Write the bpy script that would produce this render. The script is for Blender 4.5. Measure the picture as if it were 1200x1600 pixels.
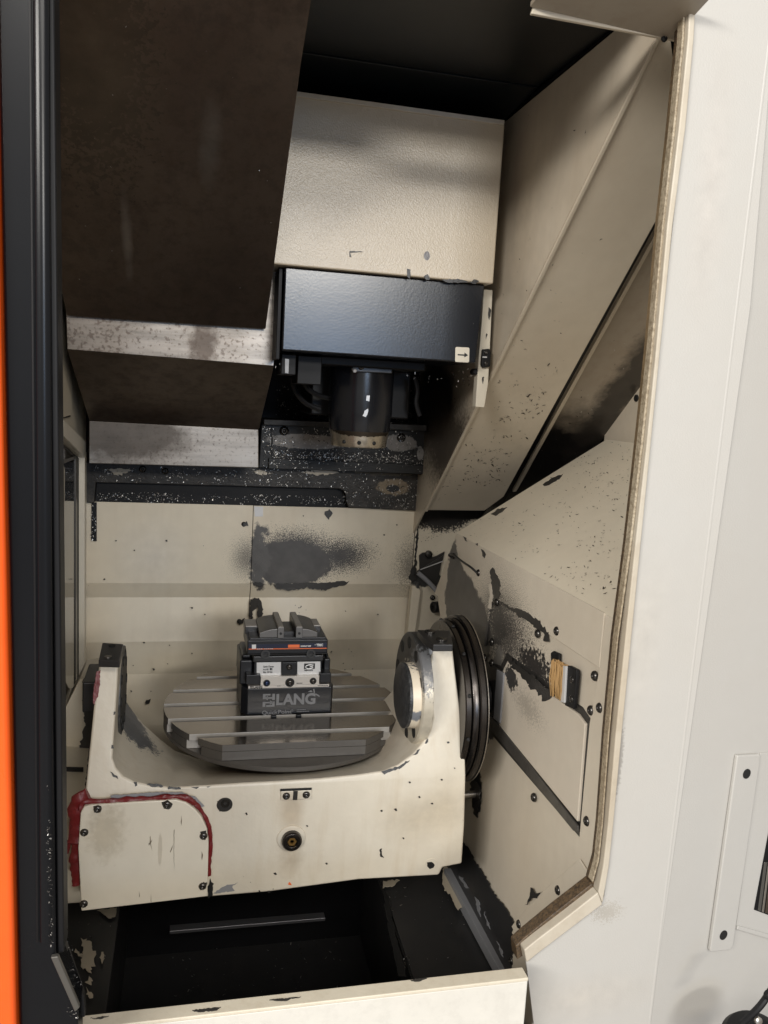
import bpy, bmesh, math, random
from mathutils import Vector, Matrix, noise
random.seed(7)
for o in list(bpy.data.objects): bpy.data.objects.remove(o)
SC = bpy.context.scene
COL = SC.collection
rad = math.radians

# ------------------------------------------------------------------ camera
EYE = Vector((0, 0, 1.55))
FOC = 1300.0
def rot_cam(p, y, r):
    B = Matrix(((1,0,0),(0,0,-1),(0,1,0)))
    return Matrix.Rotation(y,3,'Z') @ Matrix.Rotation(p,3,'X') @ B @ Matrix.Rotation(r,3,'Z')
CR = rot_cam(rad(-8.04), rad(-13.43), rad(3.23))
cd = bpy.data.cameras.new('camera'); cam = bpy.data.objects.new('camera', cd); COL.objects.link(cam)
cam.matrix_world = Matrix.Translation(EYE) @ CR.to_4x4()
cd.sensor_fit = 'VERTICAL'; cd.sensor_height = 36; cd.lens = 36*FOC/1600
cd.clip_start = .02; cd.clip_end = 60
SC.camera = cam

# ------------------------------------------------------------------ light
W = bpy.data.worlds.new('World'); SC.world = W; W.use_nodes = True
bg = W.node_tree.nodes['Background']; bg.inputs[0].default_value = (1.0,.975,.945,1); bg.inputs[1].default_value = .43
def area(name, loc, target, sx, sy, watt, col):
    l = bpy.data.lights.new(name, 'AREA'); l.shape='RECTANGLE'; l.size=sx; l.size_y=sy; l.energy=watt; l.color=col
    o = bpy.data.objects.new(name, l); COL.objects.link(o); o.location = loc
    o.rotation_euler = (Vector(target)-Vector(loc)).to_track_quat('-Z','Y').to_euler()
    return o
area('hall_light_strip', (.45,-2.4,3.35), (.3,.6,1.1), 2.4,.5, 50, (1,.96,.90))
area('hall_light_strip', (1.3,-6.6,3.25), (.5,1.0,1.4), 1.7,.55, 160, (1,.96,.89))
area('hall_light_strip', (-2.7,-2.3,3.1), (.5,1.3,1.0), 2.2,.6, 165, (1,.96,.90))
area('hall_window', (1.45,-7.5,2.12), (.6,1.2,1.6), 1.8,.95, 48, (.38,.62,1))
SC.view_settings.view_transform = 'Standard'; SC.view_settings.look = 'None'
SC.view_settings.exposure = 0.18; SC.view_settings.gamma = 1

# ------------------------------------------------------------------ placing helpers (reference measurements -> metres)
def ray(u,v): return CR @ Vector(((u-600)/FOC, -(v-800)/FOC, -1))
def AX(u,v,x): d=ray(u,v); return EYE + d*(x/d.x)
def AY(u,v,y): d=ray(u,v); return EYE + d*(y/d.y)
def AZ(u,v,z): d=ray(u,v); return EYE + d*((z-1.55)/d.z)
def AP(u,v,p,n): d=ray(u,v); return EYE + d*((p-EYE).dot(n)/d.dot(n))
def PX(x): return lambda u,v: AX(u,v,x)
def PY(y): return lambda u,v: AY(u,v,y)
def PZ(z): return lambda u,v: AZ(u,v,z)
def PP(p,n): return lambda u,v: AP(u,v,p,n)
def V(*a): return Vector(a)

# ------------------------------------------------------------------ materials
class NT:
    def __init__(s, name):
        s.m = bpy.data.materials.new(name); s.m.use_nodes = True; s.t = s.m.node_tree; s.n = s.t.nodes
        s.b = s.n['Principled BSDF']; g = s.n.new('ShaderNodeNewGeometry'); s.pos = g.outputs['Position']
    def link(s,a,b): s.t.links.new(a,b)
    def set(s,sock,val):
        if hasattr(val,'is_linked'): s.link(val,sock)
        else: sock.default_value = val
    def math(s,op,a,b=0.0,c=0.0,clamp=False):
        n=s.n.new('ShaderNodeMath'); n.operation=op; n.use_clamp=clamp
        s.set(n.inputs[0],a); s.set(n.inputs[1],b); s.set(n.inputs[2],c); return n.outputs[0]
    def vec(s,op,a,b):
        n=s.n.new('ShaderNodeVectorMath'); n.operation=op; s.set(n.inputs[0],a); s.set(n.inputs[1],b)
        return n.outputs['Value'] if op=='LENGTH' else n.outputs[0]
    def noise(s,scale,detail=4,rough=.55,vec=None):
        n=s.n.new('ShaderNodeTexNoise'); n.inputs['Scale'].default_value=scale; n.inputs['Detail'].default_value=detail
        n.inputs['Roughness'].default_value=rough; s.link(vec or s.pos,n.inputs['Vector']); return n.outputs['Fac']
    def vor(s,scale,vec=None):
        n=s.n.new('ShaderNodeTexVoronoi'); n.inputs['Scale'].default_value=scale; s.link(vec or s.pos,n.inputs['Vector']); return n.outputs['Distance']
    def mix(s,f,a,b):
        n=s.n.new('ShaderNodeMix'); n.data_type='RGBA'; s.set(n.inputs[0],f)
        s.set(n.inputs[6],a if hasattr(a,'is_linked') else (*a[:3],1)); s.set(n.inputs[7],b if hasattr(b,'is_linked') else (*b[:3],1)); return n.outputs[2]
    def mixf(s,f,a,b):
        n=s.n.new('ShaderNodeMix'); s.set(n.inputs[0],f); s.set(n.inputs[2],a); s.set(n.inputs[3],b); return n.outputs[0]
    def ramp(s,x,lo,hi):
        n=s.n.new('ShaderNodeMapRange'); n.clamp=True; s.set(n.inputs[0],x); n.inputs[1].default_value=lo; n.inputs[2].default_value=hi; return n.outputs[0]
    def scaled(s,v): return s.vec('MULTIPLY',s.pos,v)
    def bump(s,h,strength,dist):
        n=s.n.new('ShaderNodeBump'); n.inputs['Strength'].default_value=strength; n.inputs['Distance'].default_value=dist
        s.link(h,n.inputs['Height']); s.link(n.outputs[0],s.b.inputs['Normal'])

def mat(name, base, rough=.45, metal=0.0, blobs=(), grime=.2, gcol=(.55,.43,.30), speck=0.0, streak=0.0, scol=(.33,.25,.17),
        peel=.0, peels=300, mott=0.0, mcol=(.02,.018,.015), mscale=60, spec=.5, coat=0.0, var=.06, rvar=.15, fine=0.0, hstreak=0.0, spots=0.0):
    """paint or metal: base colour, broad grime, vertical run streaks, chip specks, shaped stains, painted sheen and shade (blobs), mottling, fine relief"""
    k = NT(name); c = None
    n1 = k.noise(2.7,6,.6); n2 = k.noise(34,3)
    dark = tuple(base[i]*(1-var) for i in range(3)); lite = tuple(min(1,base[i]*(1+var)) for i in range(3))
    c = k.mix(n2,dark,lite)
    if grime: c = k.mix(k.math('MULTIPLY',k.ramp(n1,.42,.75),grime),c,tuple(base[i]*gcol[i] for i in range(3)))
    if streak:
        sn = k.noise(1.0,5,.6,k.scaled((46,46,2.2)))
        c = k.mix(k.math('MULTIPLY',k.ramp(sn,.5,.8),streak),c,tuple(base[i]*scol[i]*1.6 for i in range(3)))
    if hstreak:
        hn = k.noise(1.0,6,.65,k.scaled((7,7,75)))
        c = k.mix(k.math('MULTIPLY',k.ramp(hn,.42,.72),hstreak),c,tuple(b*.28 for b in base))
    if spots:
        sv = k.math('MULTIPLY',k.math('SUBTRACT',k.math('ADD',k.noise(150,4,.6),k.math('MULTIPLY',k.ramp(n1,.35,.65),.16)),.66),18*spots,clamp=True)
        c = k.mix(k.math('MULTIPLY',sv,.75),c,(.08,.06,.048))
    if fine:
        c = k.mix(k.math('MULTIPLY',k.ramp(k.noise(900,2),.45,.8),fine),c,tuple(b*.45 for b in base))
    rr = k.mixf(n1,max(.02,rough-rvar),min(1,rough+rvar))
    mt = metal
    if mott:
        mm = k.math('MULTIPLY',k.ramp(k.noise(mscale,8,.72),.5-.12*mott,.62),mott,clamp=True)
        c = k.mix(mm,c,mcol); rr = k.mixf(mm,rr,.6)
    if speck:
        dv = k.vor(75); gate = k.ramp(k.noise(9,3),.56,.66)
        rvs = k.math('MULTIPLY',gate,speck*.34)
        sp = k.math('MULTIPLY',k.math('SUBTRACT',rvs,dv),14,clamp=True)
        c = k.mix(sp,c,(.02,.018,.016)); rr = k.mixf(sp,rr,.4)
    for b in blobs:
        cen,r,ns,na,hard,col,br = b[:7]
        d = k.vec('LENGTH',k.vec('DIVIDE',k.vec('SUBTRACT',k.pos,tuple(cen)),tuple(r)),(0,0,0))
        v = k.math('SUBTRACT',1.0,d)
        v = k.math('ADD',v,k.math('MULTIPLY',k.math('SUBTRACT',k.noise(ns,5,.65),.5),na))
        f = k.math('MULTIPLY',v,hard,clamp=True)
        if len(b)>7: f = k.math('MULTIPLY',f,b[7])
        c = k.mix(f,c,k.mix(n2,tuple(x*.6 for x in col),tuple(x*1.4 for x in col))); rr = k.mixf(f,rr,br)
    k.link(c,k.b.inputs['Base Color']); k.link(rr,k.b.inputs['Roughness']); k.b.inputs['Metallic'].default_value = metal
    k.b.inputs['Specular IOR Level'].default_value = spec; k.b.inputs['Coat Weight'].default_value = coat
    if peel: k.bump(k.noise(peels,2),peel,.002)
    return k.m

CREAM=(.70,.632,.505); WHITE=(.66,.64,.60); BARE=(.075,.07,.066); BLACK=(.012,.012,.014)
def blob(p, r, ns=60, na=.8, hard=6, col=BARE, br=.4, op=1.0): return (p,r,ns,na,hard,col,br,op)
PB = PY(2.0); PR = PX(.555)
M = {}
M['wall_back'] = mat('back wall paint', CREAM, .36, grime=.22, speck=.45, streak=.10, peel=.03, blobs=[
    blob(PB(462,870),(.108,.3,.066),600,3.2,5,BARE), blob(PB(455,880),(.098,.3,.058),36,.7,20,BARE),
    blob(PB(406,868),(.024,.3,.09),26,2.2,5,(.10,.095,.09)), blob(PB(530,868),(.075,.3,.040),600,4.5,5,BARE),
    blob(PB(384,872),(.03,.3,.04),600,7.5,4,BARE,.4,.7), blob(PB(640,885),(.03,.3,.05),600,7.5,4,BARE,.4,.7),
    blob(PB(240,870),(.11,.4,.11),14,.5,1.0,(.63,.62,.60),.3,.35), blob(PB(300,990),(.16,.3,.05),10,.6,1.0,(.40,.34,.25),.5,.45),  # pale grey blob: cool sheen painted into the wall colour
    blob(PB(600,905),(.06,.3,.05),8,.6,1.0,(.36,.31,.25),.5,.3),
    blob(PB(505,1010),(.2,.3,.05),10,.6,1.0,(.42,.36,.27),.5,.4)])
M['wall_right_back'] = mat('back corner paint', CREAM, .42, grime=.25, speck=.3, blobs=[
    blob(PB(690,805),(.09,.3,.045),260,1.6,5,(.03,.028,.026)), blob(PB(730,795),(.09,.3,.03),60,.7,8,(.02,.02,.02)), blob(PB(665,905),(.05,.3,.02),60,.8,8,(.05,.05,.048))])  # middle blob paints the shadow under the slanted cover's lower edge
M['side_wall'] = mat('upper side wall paint', (.60,.53,.425), .33, grime=.35, speck=.2, streak=.12, blobs=[
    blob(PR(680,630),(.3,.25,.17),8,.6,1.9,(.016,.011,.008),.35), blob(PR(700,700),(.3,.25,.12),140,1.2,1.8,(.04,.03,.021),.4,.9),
    blob(PR(820,330),(.3,.25,.28),5,.4,1.0,(.42,.36,.28),.3,.5)])
M['hood'] = mat('hood paint, orange peel', (.53,.455,.345), .27, grime=.1, peel=.22, peels=430, var=.03, rvar=.04, speck=.12, blobs=[
    blob(AY(667,400,1.45),(.006,.3,.008),90,.5,14,(.16,.15,.15),.3)])
M['slant'] = mat('slanted cover paint', (.66,.59,.475), .36, grime=.25, streak=.05, speck=.2, peel=.03)
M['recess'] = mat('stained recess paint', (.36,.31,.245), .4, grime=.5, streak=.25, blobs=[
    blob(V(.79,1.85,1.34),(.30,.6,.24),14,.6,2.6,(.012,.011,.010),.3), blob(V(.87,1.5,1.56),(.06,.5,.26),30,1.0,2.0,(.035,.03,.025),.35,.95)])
M['wedge'] = mat('housing top paint', (.72,.655,.53), .36, grime=.15, speck=.45, peel=.04, gcol=(.78,.6,.42))
M['panel'] = mat('drive side panel paint', (.66,.595,.49), .4, grime=.2, speck=.25, peel=.03, streak=.06, blobs=[
    blob(PR(722,955),(.3,.125,.085),45,.35,16,BARE,.33), blob(PR(712,905),(.3,.06,.05),40,.4,12,BARE,.33), blob(PR(708,878),(.3,.03,.05),130,1.3,6,BARE,.35),
    blob(PR(745,990),(.3,.07,.075),50,.5,12,BARE,.33),
    blob(PR(783,985),(.3,.115,.075),600,6.0,5,(.06,.055,.05)), blob(PR(775,975),(.3,.05,.06),300,4.0,5,(.05,.046,.042)),
    blob(PR(832,1042),(.3,.07,.028),130,4.2,10,(.035,.032,.03)), blob(PR(772,1080),(.3,.035,.085),80,.8,8,(.17,.16,.145)),
    blob(PR(742,1240),(.3,.028,.05),70,.9,12,(.02,.02,.02)),
    blob(PR(760,1140),(.3,.03,.018),70,.8,10,BARE)])
M['door_plate'] = mat('access door paint', (.64,.575,.48), .42, grime=.2, speck=.2, blobs=[
    blob(PR(779,1090),(.3,.022,.1),260,1.6,5,(.20,.185,.165)), blob(PR(800,1060),(.3,.03,.02),120,2.6,10,(.05,.048,.045)), blob(PR(832,1060),(.3,.07,.012),70,1.6,10,(.03,.03,.03)), blob(PR(825,1105),(.3,.05,.02),420,6.5,4,(.06,.055,.05),.4,.35)])
M['cast'] = mat('cradle casting paint', (.665,.615,.515), .40, grime=.2, streak=.30, scol=(.42,.35,.26), speck=.3, peel=.22, peels=85, blobs=[
    blob(AY(455,1270,1.27),(.028,.03,.05),30,.5,1.6,(.36,.27,.17),.5,.5), blob(AY(455,1350,1.27),(.03,.03,.05),60,.8,1.6,(.36,.27,.17),.5,.45),
    blob(AY(650,1285,1.27),(.09,.03,.065),14,.5,1.2,(.46,.39,.28),.5,.6), blob(AY(700,1260,1.27),(.05,.03,.08),12,.5,1.2,(.46,.39,.28),.5,.5),
    blob(V(.14,1.40,.885),(.18,.12,.045),12,.5,1.6,(.22,.165,.105),.45,.95), blob(V(.36,1.40,.92),(.06,.09,.05),12,.5,1.2,(.34,.28,.21),.45,.7),  # first blob: contact shade and grime around the table, painted dark
    blob(V(-.085,1.5,.97),(.045,.06,.085),90,1.1,5,(.13,.135,.145),.4), blob(V(-.07,1.46,.95),(.05,.05,.07),160,1.8,5,(.1,.105,.115),.4)])
M['cover'] = mat('cover plate paint', (.68,.63,.525), .36, grime=.12, blobs=[
    blob(AY(165,1300,1.25),(.035,.05,.06),120,1.3,1.6,(.40,.34,.24),.5,.55), blob(AY(250,1330,1.25),(.0035,.05,.03),40,1.0,4,(.30,.25,.18),.5,.4)])
M['white'] = mat('outer panel paint', (.49,.478,.452), .42, grime=.14, gcol=(.86,.76,.64), peel=.11, peels=420, var=.02, speck=.10, blobs=[
    blob(AY(948,1425,.94),(.022,.1,.014),420,5.0,3,(.3,.26,.2),.5,.4), blob(AY(1000,1000,.94),(.05,.1,.16),6,.8,.8,(.49,.455,.40),.45,.5), blob(AY(1110,300,.94),(.03,.1,.2),7,.8,.8,(.50,.46,.42),.45,.5), blob(AY(900,1560,.94),(.12,.1,.05),9,.9,.8,(.48,.44,.385),.45,.6), blob(AY(965,1190,.94),(.008,.1,.06),200,2.0,3,(.18,.16,.14),.5,.5)])
M['lip'] = mat('yellowed frame lip paint', (.54,.495,.415), .42, grime=.5, gcol=(.7,.58,.42), mott=.12, mcol=(.22,.15,.08), mscale=40)
M['seal'] = mat('grimy seal strip', (.15,.10,.055), .4, grime=.7, gcol=(.35,.28,.22), mott=.9, mcol=(.028,.02,.014), mscale=230, peel=.5, peels=320, streak=.4, blobs=[
    blob(V(.55,.96,1.70),(.1,.1,.30),60,1.0,1.2,(.27,.19,.10),.35,.6)])
M['sealedge'] = mat('worn golden seal edge', (.47,.405,.30), .42, grime=.7, gcol=(.5,.40,.28), mott=.6, mcol=(.10,.065,.035), mscale=210, peel=.4, peels=300)
M['sill'] = mat('sill paint', (.68,.625,.51), .38, grime=.25, mott=.12, mcol=(.34,.25,.14), mscale=70, speck=.2, peel=.05)
M['sillface'] = mat('sill face paint', (.68,.66,.605), .33, grime=.1, mott=.14, mcol=(.42,.40,.36), mscale=50, peel=.05)
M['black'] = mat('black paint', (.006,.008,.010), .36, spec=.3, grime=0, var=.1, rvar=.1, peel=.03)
M['blacksatin'] = mat('black spindle cover paint', (.009,.010,.013), .22, grime=0, var=.1, rvar=.03, peel=.04, peels=300, streak=.0)
M['voidblack'] = mat('oily black', (.005,.005,.006), .5, spec=.25, grime=0)
M['sooty'] = mat('oily dark ledge', (.020,.018,.016), .45, spec=.35, grime=.3, mott=.35, mcol=(.10,.09,.08), mscale=26, peel=.3, peels=160, blobs=[
    blob(PB(612,760),(.045,.3,.022),80,1.0,6,(.21,.165,.11),.5), blob(PB(600,735),(.09,.3,.012),80,1.3,6,(.10,.085,.06),.5),
    blob(PB(612,762),(.018,.3,.010),80,.8,8,(.02,.02,.02),.5)])
M['saddle'] = mat('saddle plate', (.016,.016,.016), .45, spec=.3, grime=.2, peel=.25, peels=150, blobs=[
    blob(AY(480,690,1.95),(.10,.3,.018),40,.6,10,(.27,.25,.23),.4), blob(AY(625,692,1.95),(.045,.3,.022),50,.8,10,(.25,.235,.22),.4), blob(AY(656,708,1.95),(.009,.3,.018),50,.6,10,(.26,.25,.24),.4)])
M['brown'] = mat('brown oxide steel', (.135,.104,.082), .34, .8, grime=.8, gcol=(.5,.45,.42), streak=.5, scol=(.34,.29,.25), mott=.35, mcol=(.03,.023,.019), mscale=38, rvar=.16, peel=.05, peels=50, blobs=[
    blob(V(-.13,1.2,1.97),(.075,.3,.15),110,3.2,5,(.05,.04,.032),.5,.8), blob(V(-.12,1.2,2.0),(.10,.4,.25),6,.5,1.0,(.19,.15,.105),.4,.6),
    blob(V(-.10,1.3,1.76),(.010,.3,.07),24,.9,1.5,(.30,.27,.24),.4,.5), blob(V(.02,1.3,1.88),(.02,.3,.05),24,1.0,1.2,(.26,.25,.23),.4,.4), blob(V(.05,1.3,1.72),(.09,.3,.10),9,.8,1.0,(.05,.037,.03),.5,.7)])
M['strip'] = mat('stained bright steel', (.30,.272,.24), .36, .8, grime=.7, gcol=(.42,.36,.31), mott=.0, rvar=.14, hstreak=.65, spots=.5, peel=.03, peels=200, blobs=[blob(V(.02,1.55,1.62),(.03,.3,.05),60,1.4,2,(.09,.07,.058),.5,.8)])
M['strip2'] = mat('wiped bright steel', (.34,.315,.285), .38, .75, grime=.4, gcol=(.5,.44,.38), rvar=.12, hstreak=.5, spots=.4, blobs=[
    blob(V(-.13,1.8,1.44),(.15,.3,.08),16,1.3,2.2,(.06,.05,.042),.45,.85)])
M['table'] = mat('ground table steel', (.25,.225,.195), .15, .92, grime=.15, var=.05, rvar=.05, streak=.0, peel=.02, peels=400)
M['tablecut'] = mat('sawn table face', (.17,.16,.148), .5, .8, grime=.3, mott=.2, mcol=(.12,.115,.11), mscale=70, rvar=.06)
M['tableedge'] = mat('pale lit steel edge', (.46,.44,.41), .5, .6, grime=.2, mott=.15, mcol=(.14,.13,.125), mscale=70, rvar=.06)  # paler than the table, paints its slot walls as if lit
M['wornband'] = mat('dull worn band', (.10,.092,.082), .5, .3, grime=.4)
M['steel'] = mat('steel', (.5,.47,.43), .28, .95, grime=.2)
M['darksteel'] = mat('dark phosphated steel', (.055,.055,.057), .36, .7, grime=.2, peel=.05)
M['jaw'] = mat('jaw steel', (.17,.165,.16), .40, .75, grime=.1, var=.05)
M['bolt'] = mat('blackened screw', (.09,.085,.08), .25, .85, grime=.1)
M['hole'] = mat('hole shadowed rubber plug', (.008,.008,.008), .6, grime=0)
M['anod'] = mat('black anodised block', (.010,.011,.014), .34, .1, grime=.1, peel=.04, peels=500)
M['navy'] = mat('navy print', (.008,.012,.035), .32, grime=0)
M['orangeprint'] = mat('orange print', (.75,.16,.05), .4, grime=0)
M['label'] = mat('pale label', (.62,.62,.62), .32, .15, grime=.15)
M['band'] = mat('silver band', (.58,.55,.51), .34, .3, grime=.2)
M['greyprint'] = mat('grey print', (.20,.20,.205), .4, grime=0)
M['ink'] = mat('black ink', (.012,.012,.013), .5, grime=0)
M['bluescrew'] = mat('blued screw', (.03,.045,.10), .25, .7, grime=0)
M['brass'] = mat('brass', (.60,.36,.12), .3, .9, grime=.2)
M['red'] = mat('red silicone', (.17,.012,.013), .38, grime=.6, gcol=(.4,.45,.45), peel=.5, peels=130, mott=.25, mcol=(.05,.008,.008), mscale=60)
M['filler'] = mat('grey filler', (.25,.255,.27), .5, grime=.2, peel=.1, peels=150)
M['bare'] = mat('chipped to dark metal', (.032,.030,.028), .4, grime=.2, peel=.2, peels=200)
M['scratch'] = mat('fine paint crack', (.17,.14,.10), .5, grime=0)
M['groove'] = mat('scuffed grey rail', (.085,.08,.074), .4, .3, grime=.5, mott=.3, mcol=(.02,.02,.02), mscale=50)
M['creamspot'] = mat('cream paint remnant', (.50,.44,.34), .4, grime=.3)
M['ring'] = mat('black drive ring', (.075,.068,.064), .28, .95, grime=.2, rvar=.05)
M['hubface'] = mat('worn hub face', (.035,.036,.038), .42, .3, grime=.2, mott=.35, mcol=(.20,.205,.21), mscale=120, peel=.15, peels=150)
M['flange'] = mat('worn hub flange', (.055,.054,.053), .42, .3, grime=.2, blobs=[blob(V(.39,1.31,.98),(.05,.14,.115),130,1.3,5,(.60,.55,.45),.4), blob(V(.39,1.30,1.09),(.05,.05,.04),160,2.4,6,(.20,.205,.215),.4,.7)])
M['hubside'] = mat('hub paint', (.70,.62,.49), .4, grime=.15, blobs=[
    blob(V(.385,1.30,1.11),(.04,.06,.018),200,1.8,5,(.09,.09,.095),.4), blob(AX(645,1108,.38),(.03,.04,.014),80,.9,12,(.17,.18,.2),.4)])
M['bristle'] = mat('brush bristles', (.40,.24,.09), .6, grime=.3)
M['doorblack'] = mat('glossy black door', (.006,.0065,.008), .24, grime=0, rvar=.03, spec=.22)
M['rubber'] = mat('rubber gasket', (.006,.006,.007), .5, spec=.3, grime=0)
M['orange'] = mat('orange door paint', (.85,.105,.008), .30, grime=0, coat=.3)
M['greytrim'] = mat('grey metal trim', (.12,.115,.105), .35, .5, grime=.2)
M['glass'] = mat('dark window glass', (.035,.034,.032), .06, grime=.0, rvar=.02, blobs=[blob(V(-.22,1.75,1.05),(.1,.2,.25),6,.6,.8,(.10,.09,.075),.12,.6)])
M['trough'] = mat('black trough sheet', (.026,.026,.027), .36, spec=.5, grime=.4, mott=.15, mcol=(.06,.055,.05), mscale=18, peel=.05)
M['hallfloor'] = mat('grey hall floor', (.30,.28,.26), .6, grime=.3)
M['chip'] = mat('bright swarf', (.52,.50,.47), .38, .85, grime=0)
M['chipdark'] = mat('dark flakes', (.02,.017,.014), .5, grime=0)
M['bar'] = mat('bright bar', (.30,.30,.32), .35, .8, grime=.2)

# ------------------------------------------------------------------ object helpers
BASE = {}
def props(o,label=None,cat=None,group=None,kind=None):
    for k,v in (('label',label),('category',cat),('group',group),('kind',kind)):
        if v: o[k]=v
    return o
def thing(name, loc, label, cat, group=None):
    o = bpy.data.objects.new(name,None); COL.objects.link(o); o.location=loc; o.empty_display_size=.05
    BASE[o.name]=Vector(loc); return props(o,label,cat,group)
def obj(name, bm, m, parent=None, bevel=0.0, smooth=True, seg=2, kind=None, own=False):
    """link a bmesh given in world metres as ONE object; children sit relative to their thing's base"""
    if parent is not None: base = BASE[parent.name]
    elif own:
        vs=[v.co for v in bm.verts]; base=Vector((sum(v.x for v in vs)/len(vs),sum(v.y for v in vs)/len(vs),min(v.z for v in vs)))
    else: base = Vector((0,0,0))
    if base.length: bmesh.ops.translate(bm,verts=bm.verts,vec=-base)
    if smooth:
        for f in bm.faces: f.smooth=True
        for e in bm.edges:
            if len(e.link_faces)==2 and e.calc_face_angle(0)>rad(32): e.smooth=False
    me=bpy.data.meshes.new(name); bm.to_mesh(me); bm.free(); o=bpy.data.objects.new(name,me); COL.objects.link(o)
    if isinstance(m,(list,tuple)):
        for x in m: me.materials.append(x)
    else: me.materials.append(m)
    if parent is not None:
        o.parent=parent; BASE[o.name]=base        # grandchildren keep the same base; parts carry no offset of their own
    else: o.location=base; BASE[o.name]=base
    if bevel:
        b=o.modifiers.new('bevel','BEVEL'); b.width=bevel; b.segments=seg; b.limit_method='ANGLE'; b.angle_limit=rad(34); b.harden_normals=True
    if kind: o['kind']=kind
    return o
def newell(p):
    n=Vector((0,0,0))
    for i in range(len(p)):
        a=p[i];b=p[(i+1)%len(p)]; n+=Vector(((a.y-b.y)*(a.z+b.z),(a.z-b.z)*(a.x+b.x),(a.x-b.x)*(a.y+b.y)))
    return n.normalized()
def add_prism(bm, pts, ext):
    """closed prism: polygon pts swept by the vector ext"""
    pts=[Vector(p) for p in pts]; 
    if newell(pts).dot(ext)>0: pts=pts[::-1]
    a=[bm.verts.new(p) for p in pts]; b=[bm.verts.new(p+ext) for p in pts]
    bm.faces.new(a); bm.faces.new(b[::-1]); n=len(pts)
    for i in range(n): bm.faces.new((a[i],b[i],b[(i+1)%n],a[(i+1)%n]))
    return bm
def strip(name, left, right, fn, ext, m, parent, bevel=.0015):
    bm=bmesh.new(); a=[bm.verts.new(fn(*p)) for p in left]; b=[bm.verts.new(fn(*p)) for p in right]
    e=Vector(ext); c=[bm.verts.new(v.co+e) for v in a]; d=[bm.verts.new(v.co+e) for v in b]; n=len(a)
    for i in range(n-1):
        for q in ((a[i],a[i+1],b[i+1],b[i]),(c[i],d[i],d[i+1],c[i+1]),(a[i],c[i],c[i+1],a[i+1]),(b[i],b[i+1],d[i+1],d[i])): bm.faces.new(q)
    bm.faces.new((a[0],b[0],d[0],c[0])); bm.faces.new((a[-1],c[-1],d[-1],b[-1])); bmesh.ops.recalc_face_normals(bm,faces=bm.faces)
    return obj(name,bm,m,parent,bevel)
def away(pts):
    n=newell(pts); c=sum(pts,Vector())/len(pts)
    return n if n.dot(c-EYE)>0 else -n
def plate(name, pts, th, m, parent=None, bevel=.0012, proud=0.0, **k):
    """sheet of thickness th whose seen face lies on pts, raised by proud towards the viewer's side"""
    pts=[Vector(p) for p in pts]; a=away(pts); bm=bmesh.new()
    add_prism(bm,[p-a*proud for p in pts],a*th); return obj(name,bm,m,parent,bevel,**k)
def pxplate(name, px, fn, th, m, parent=None, bevel=.0012, proud=0.0, **k):
    return plate(name,[fn(*p) for p in px],th,m,parent,bevel,proud,**k)
def add_box(bm, lo, hi):
    lo=Vector(lo);hi=Vector(hi)
    add_prism(bm,[V(lo.x,lo.y,lo.z),V(hi.x,lo.y,lo.z),V(hi.x,lo.y,hi.z),V(lo.x,lo.y,hi.z)],V(0,hi.y-lo.y,0)); return bm
def box(name, lo, hi, m, parent=None, bevel=.0012, **k): return obj(name,add_box(bmesh.new(),lo,hi),m,parent,bevel,**k)
def add_lathe(bm, prof, mtx, n=32, caps=True):
    """prof: (radius, height) pairs, swept about local Z, then placed with mtx"""
    rings=[]
    for r,h in prof:
        rings.append([bm.verts.new(mtx@Vector((r*math.cos(2*math.pi*i/n),r*math.sin(2*math.pi*i/n),h))) for i in range(n)])
    for a,b in zip(rings,rings[1:]):
        for i in range(n): bm.faces.new((a[i],a[(i+1)%n],b[(i+1)%n],b[i]))
    if caps: bm.faces.new(rings[0][::-1]); bm.faces.new(rings[-1])
    bmesh.ops.recalc_face_normals(bm,faces=bm.faces); return bm
def along(p, axis): return Matrix.Translation(p) @ Vector(axis).to_track_quat('Z','Y').to_matrix().to_4x4()
def lathe(name, prof, p, axis, m, parent=None, n=40, bevel=0, **k): return obj(name,add_lathe(bmesh.new(),prof,along(p,axis),n),m,parent,bevel,**k)
def add_tube(bm, pts, radii, n=10, flat=1.0, fn=None):
    pts=[Vector(p) for p in pts]; 
    if not hasattr(radii,'__len__'): radii=[radii]*len(pts)
    rings=[]
    for i,p in enumerate(pts):
        t=(pts[min(i+1,len(pts)-1)]-pts[max(i-1,0)]).normalized(); ref=Vector((0,1,0)) if abs(t.y)<.9 else Vector((1,0,0))
        s=t.cross(ref).normalized(); w=s.cross(t).normalized()
        rings.append([bm.verts.new(p+(s*math.cos(a)+w*math.sin(a)*flat)*radii[i]*(1 if fn is None else fn(p,a))) for a in [2*math.pi*j/n for j in range(n)]])
    for a,b in zip(rings,rings[1:]):
        for i in range(n): bm.faces.new((a[i],a[(i+1)%n],b[(i+1)%n],b[i]))
    bm.faces.new(rings[0][::-1]); bm.faces.new(rings[-1]); bmesh.ops.recalc_face_normals(bm,faces=bm.faces); return bm
def smooth_path(pts, k=6):
    pts=[Vector(p) for p in pts]; out=[]
    for i in range(len(pts)-1):
        p0=pts[max(i-1,0)];p1=pts[i];p2=pts[i+1];p3=pts[min(i+2,len(pts)-1)]
        for j in range(k):
            t=j/k; out.append(.5*((2*p1)+(p2-p0)*t+(2*p0-5*p1+4*p2-p3)*t*t+(3*p1-p0-3*p2+p3)*t**3))
    return out+[pts[-1]]
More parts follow.
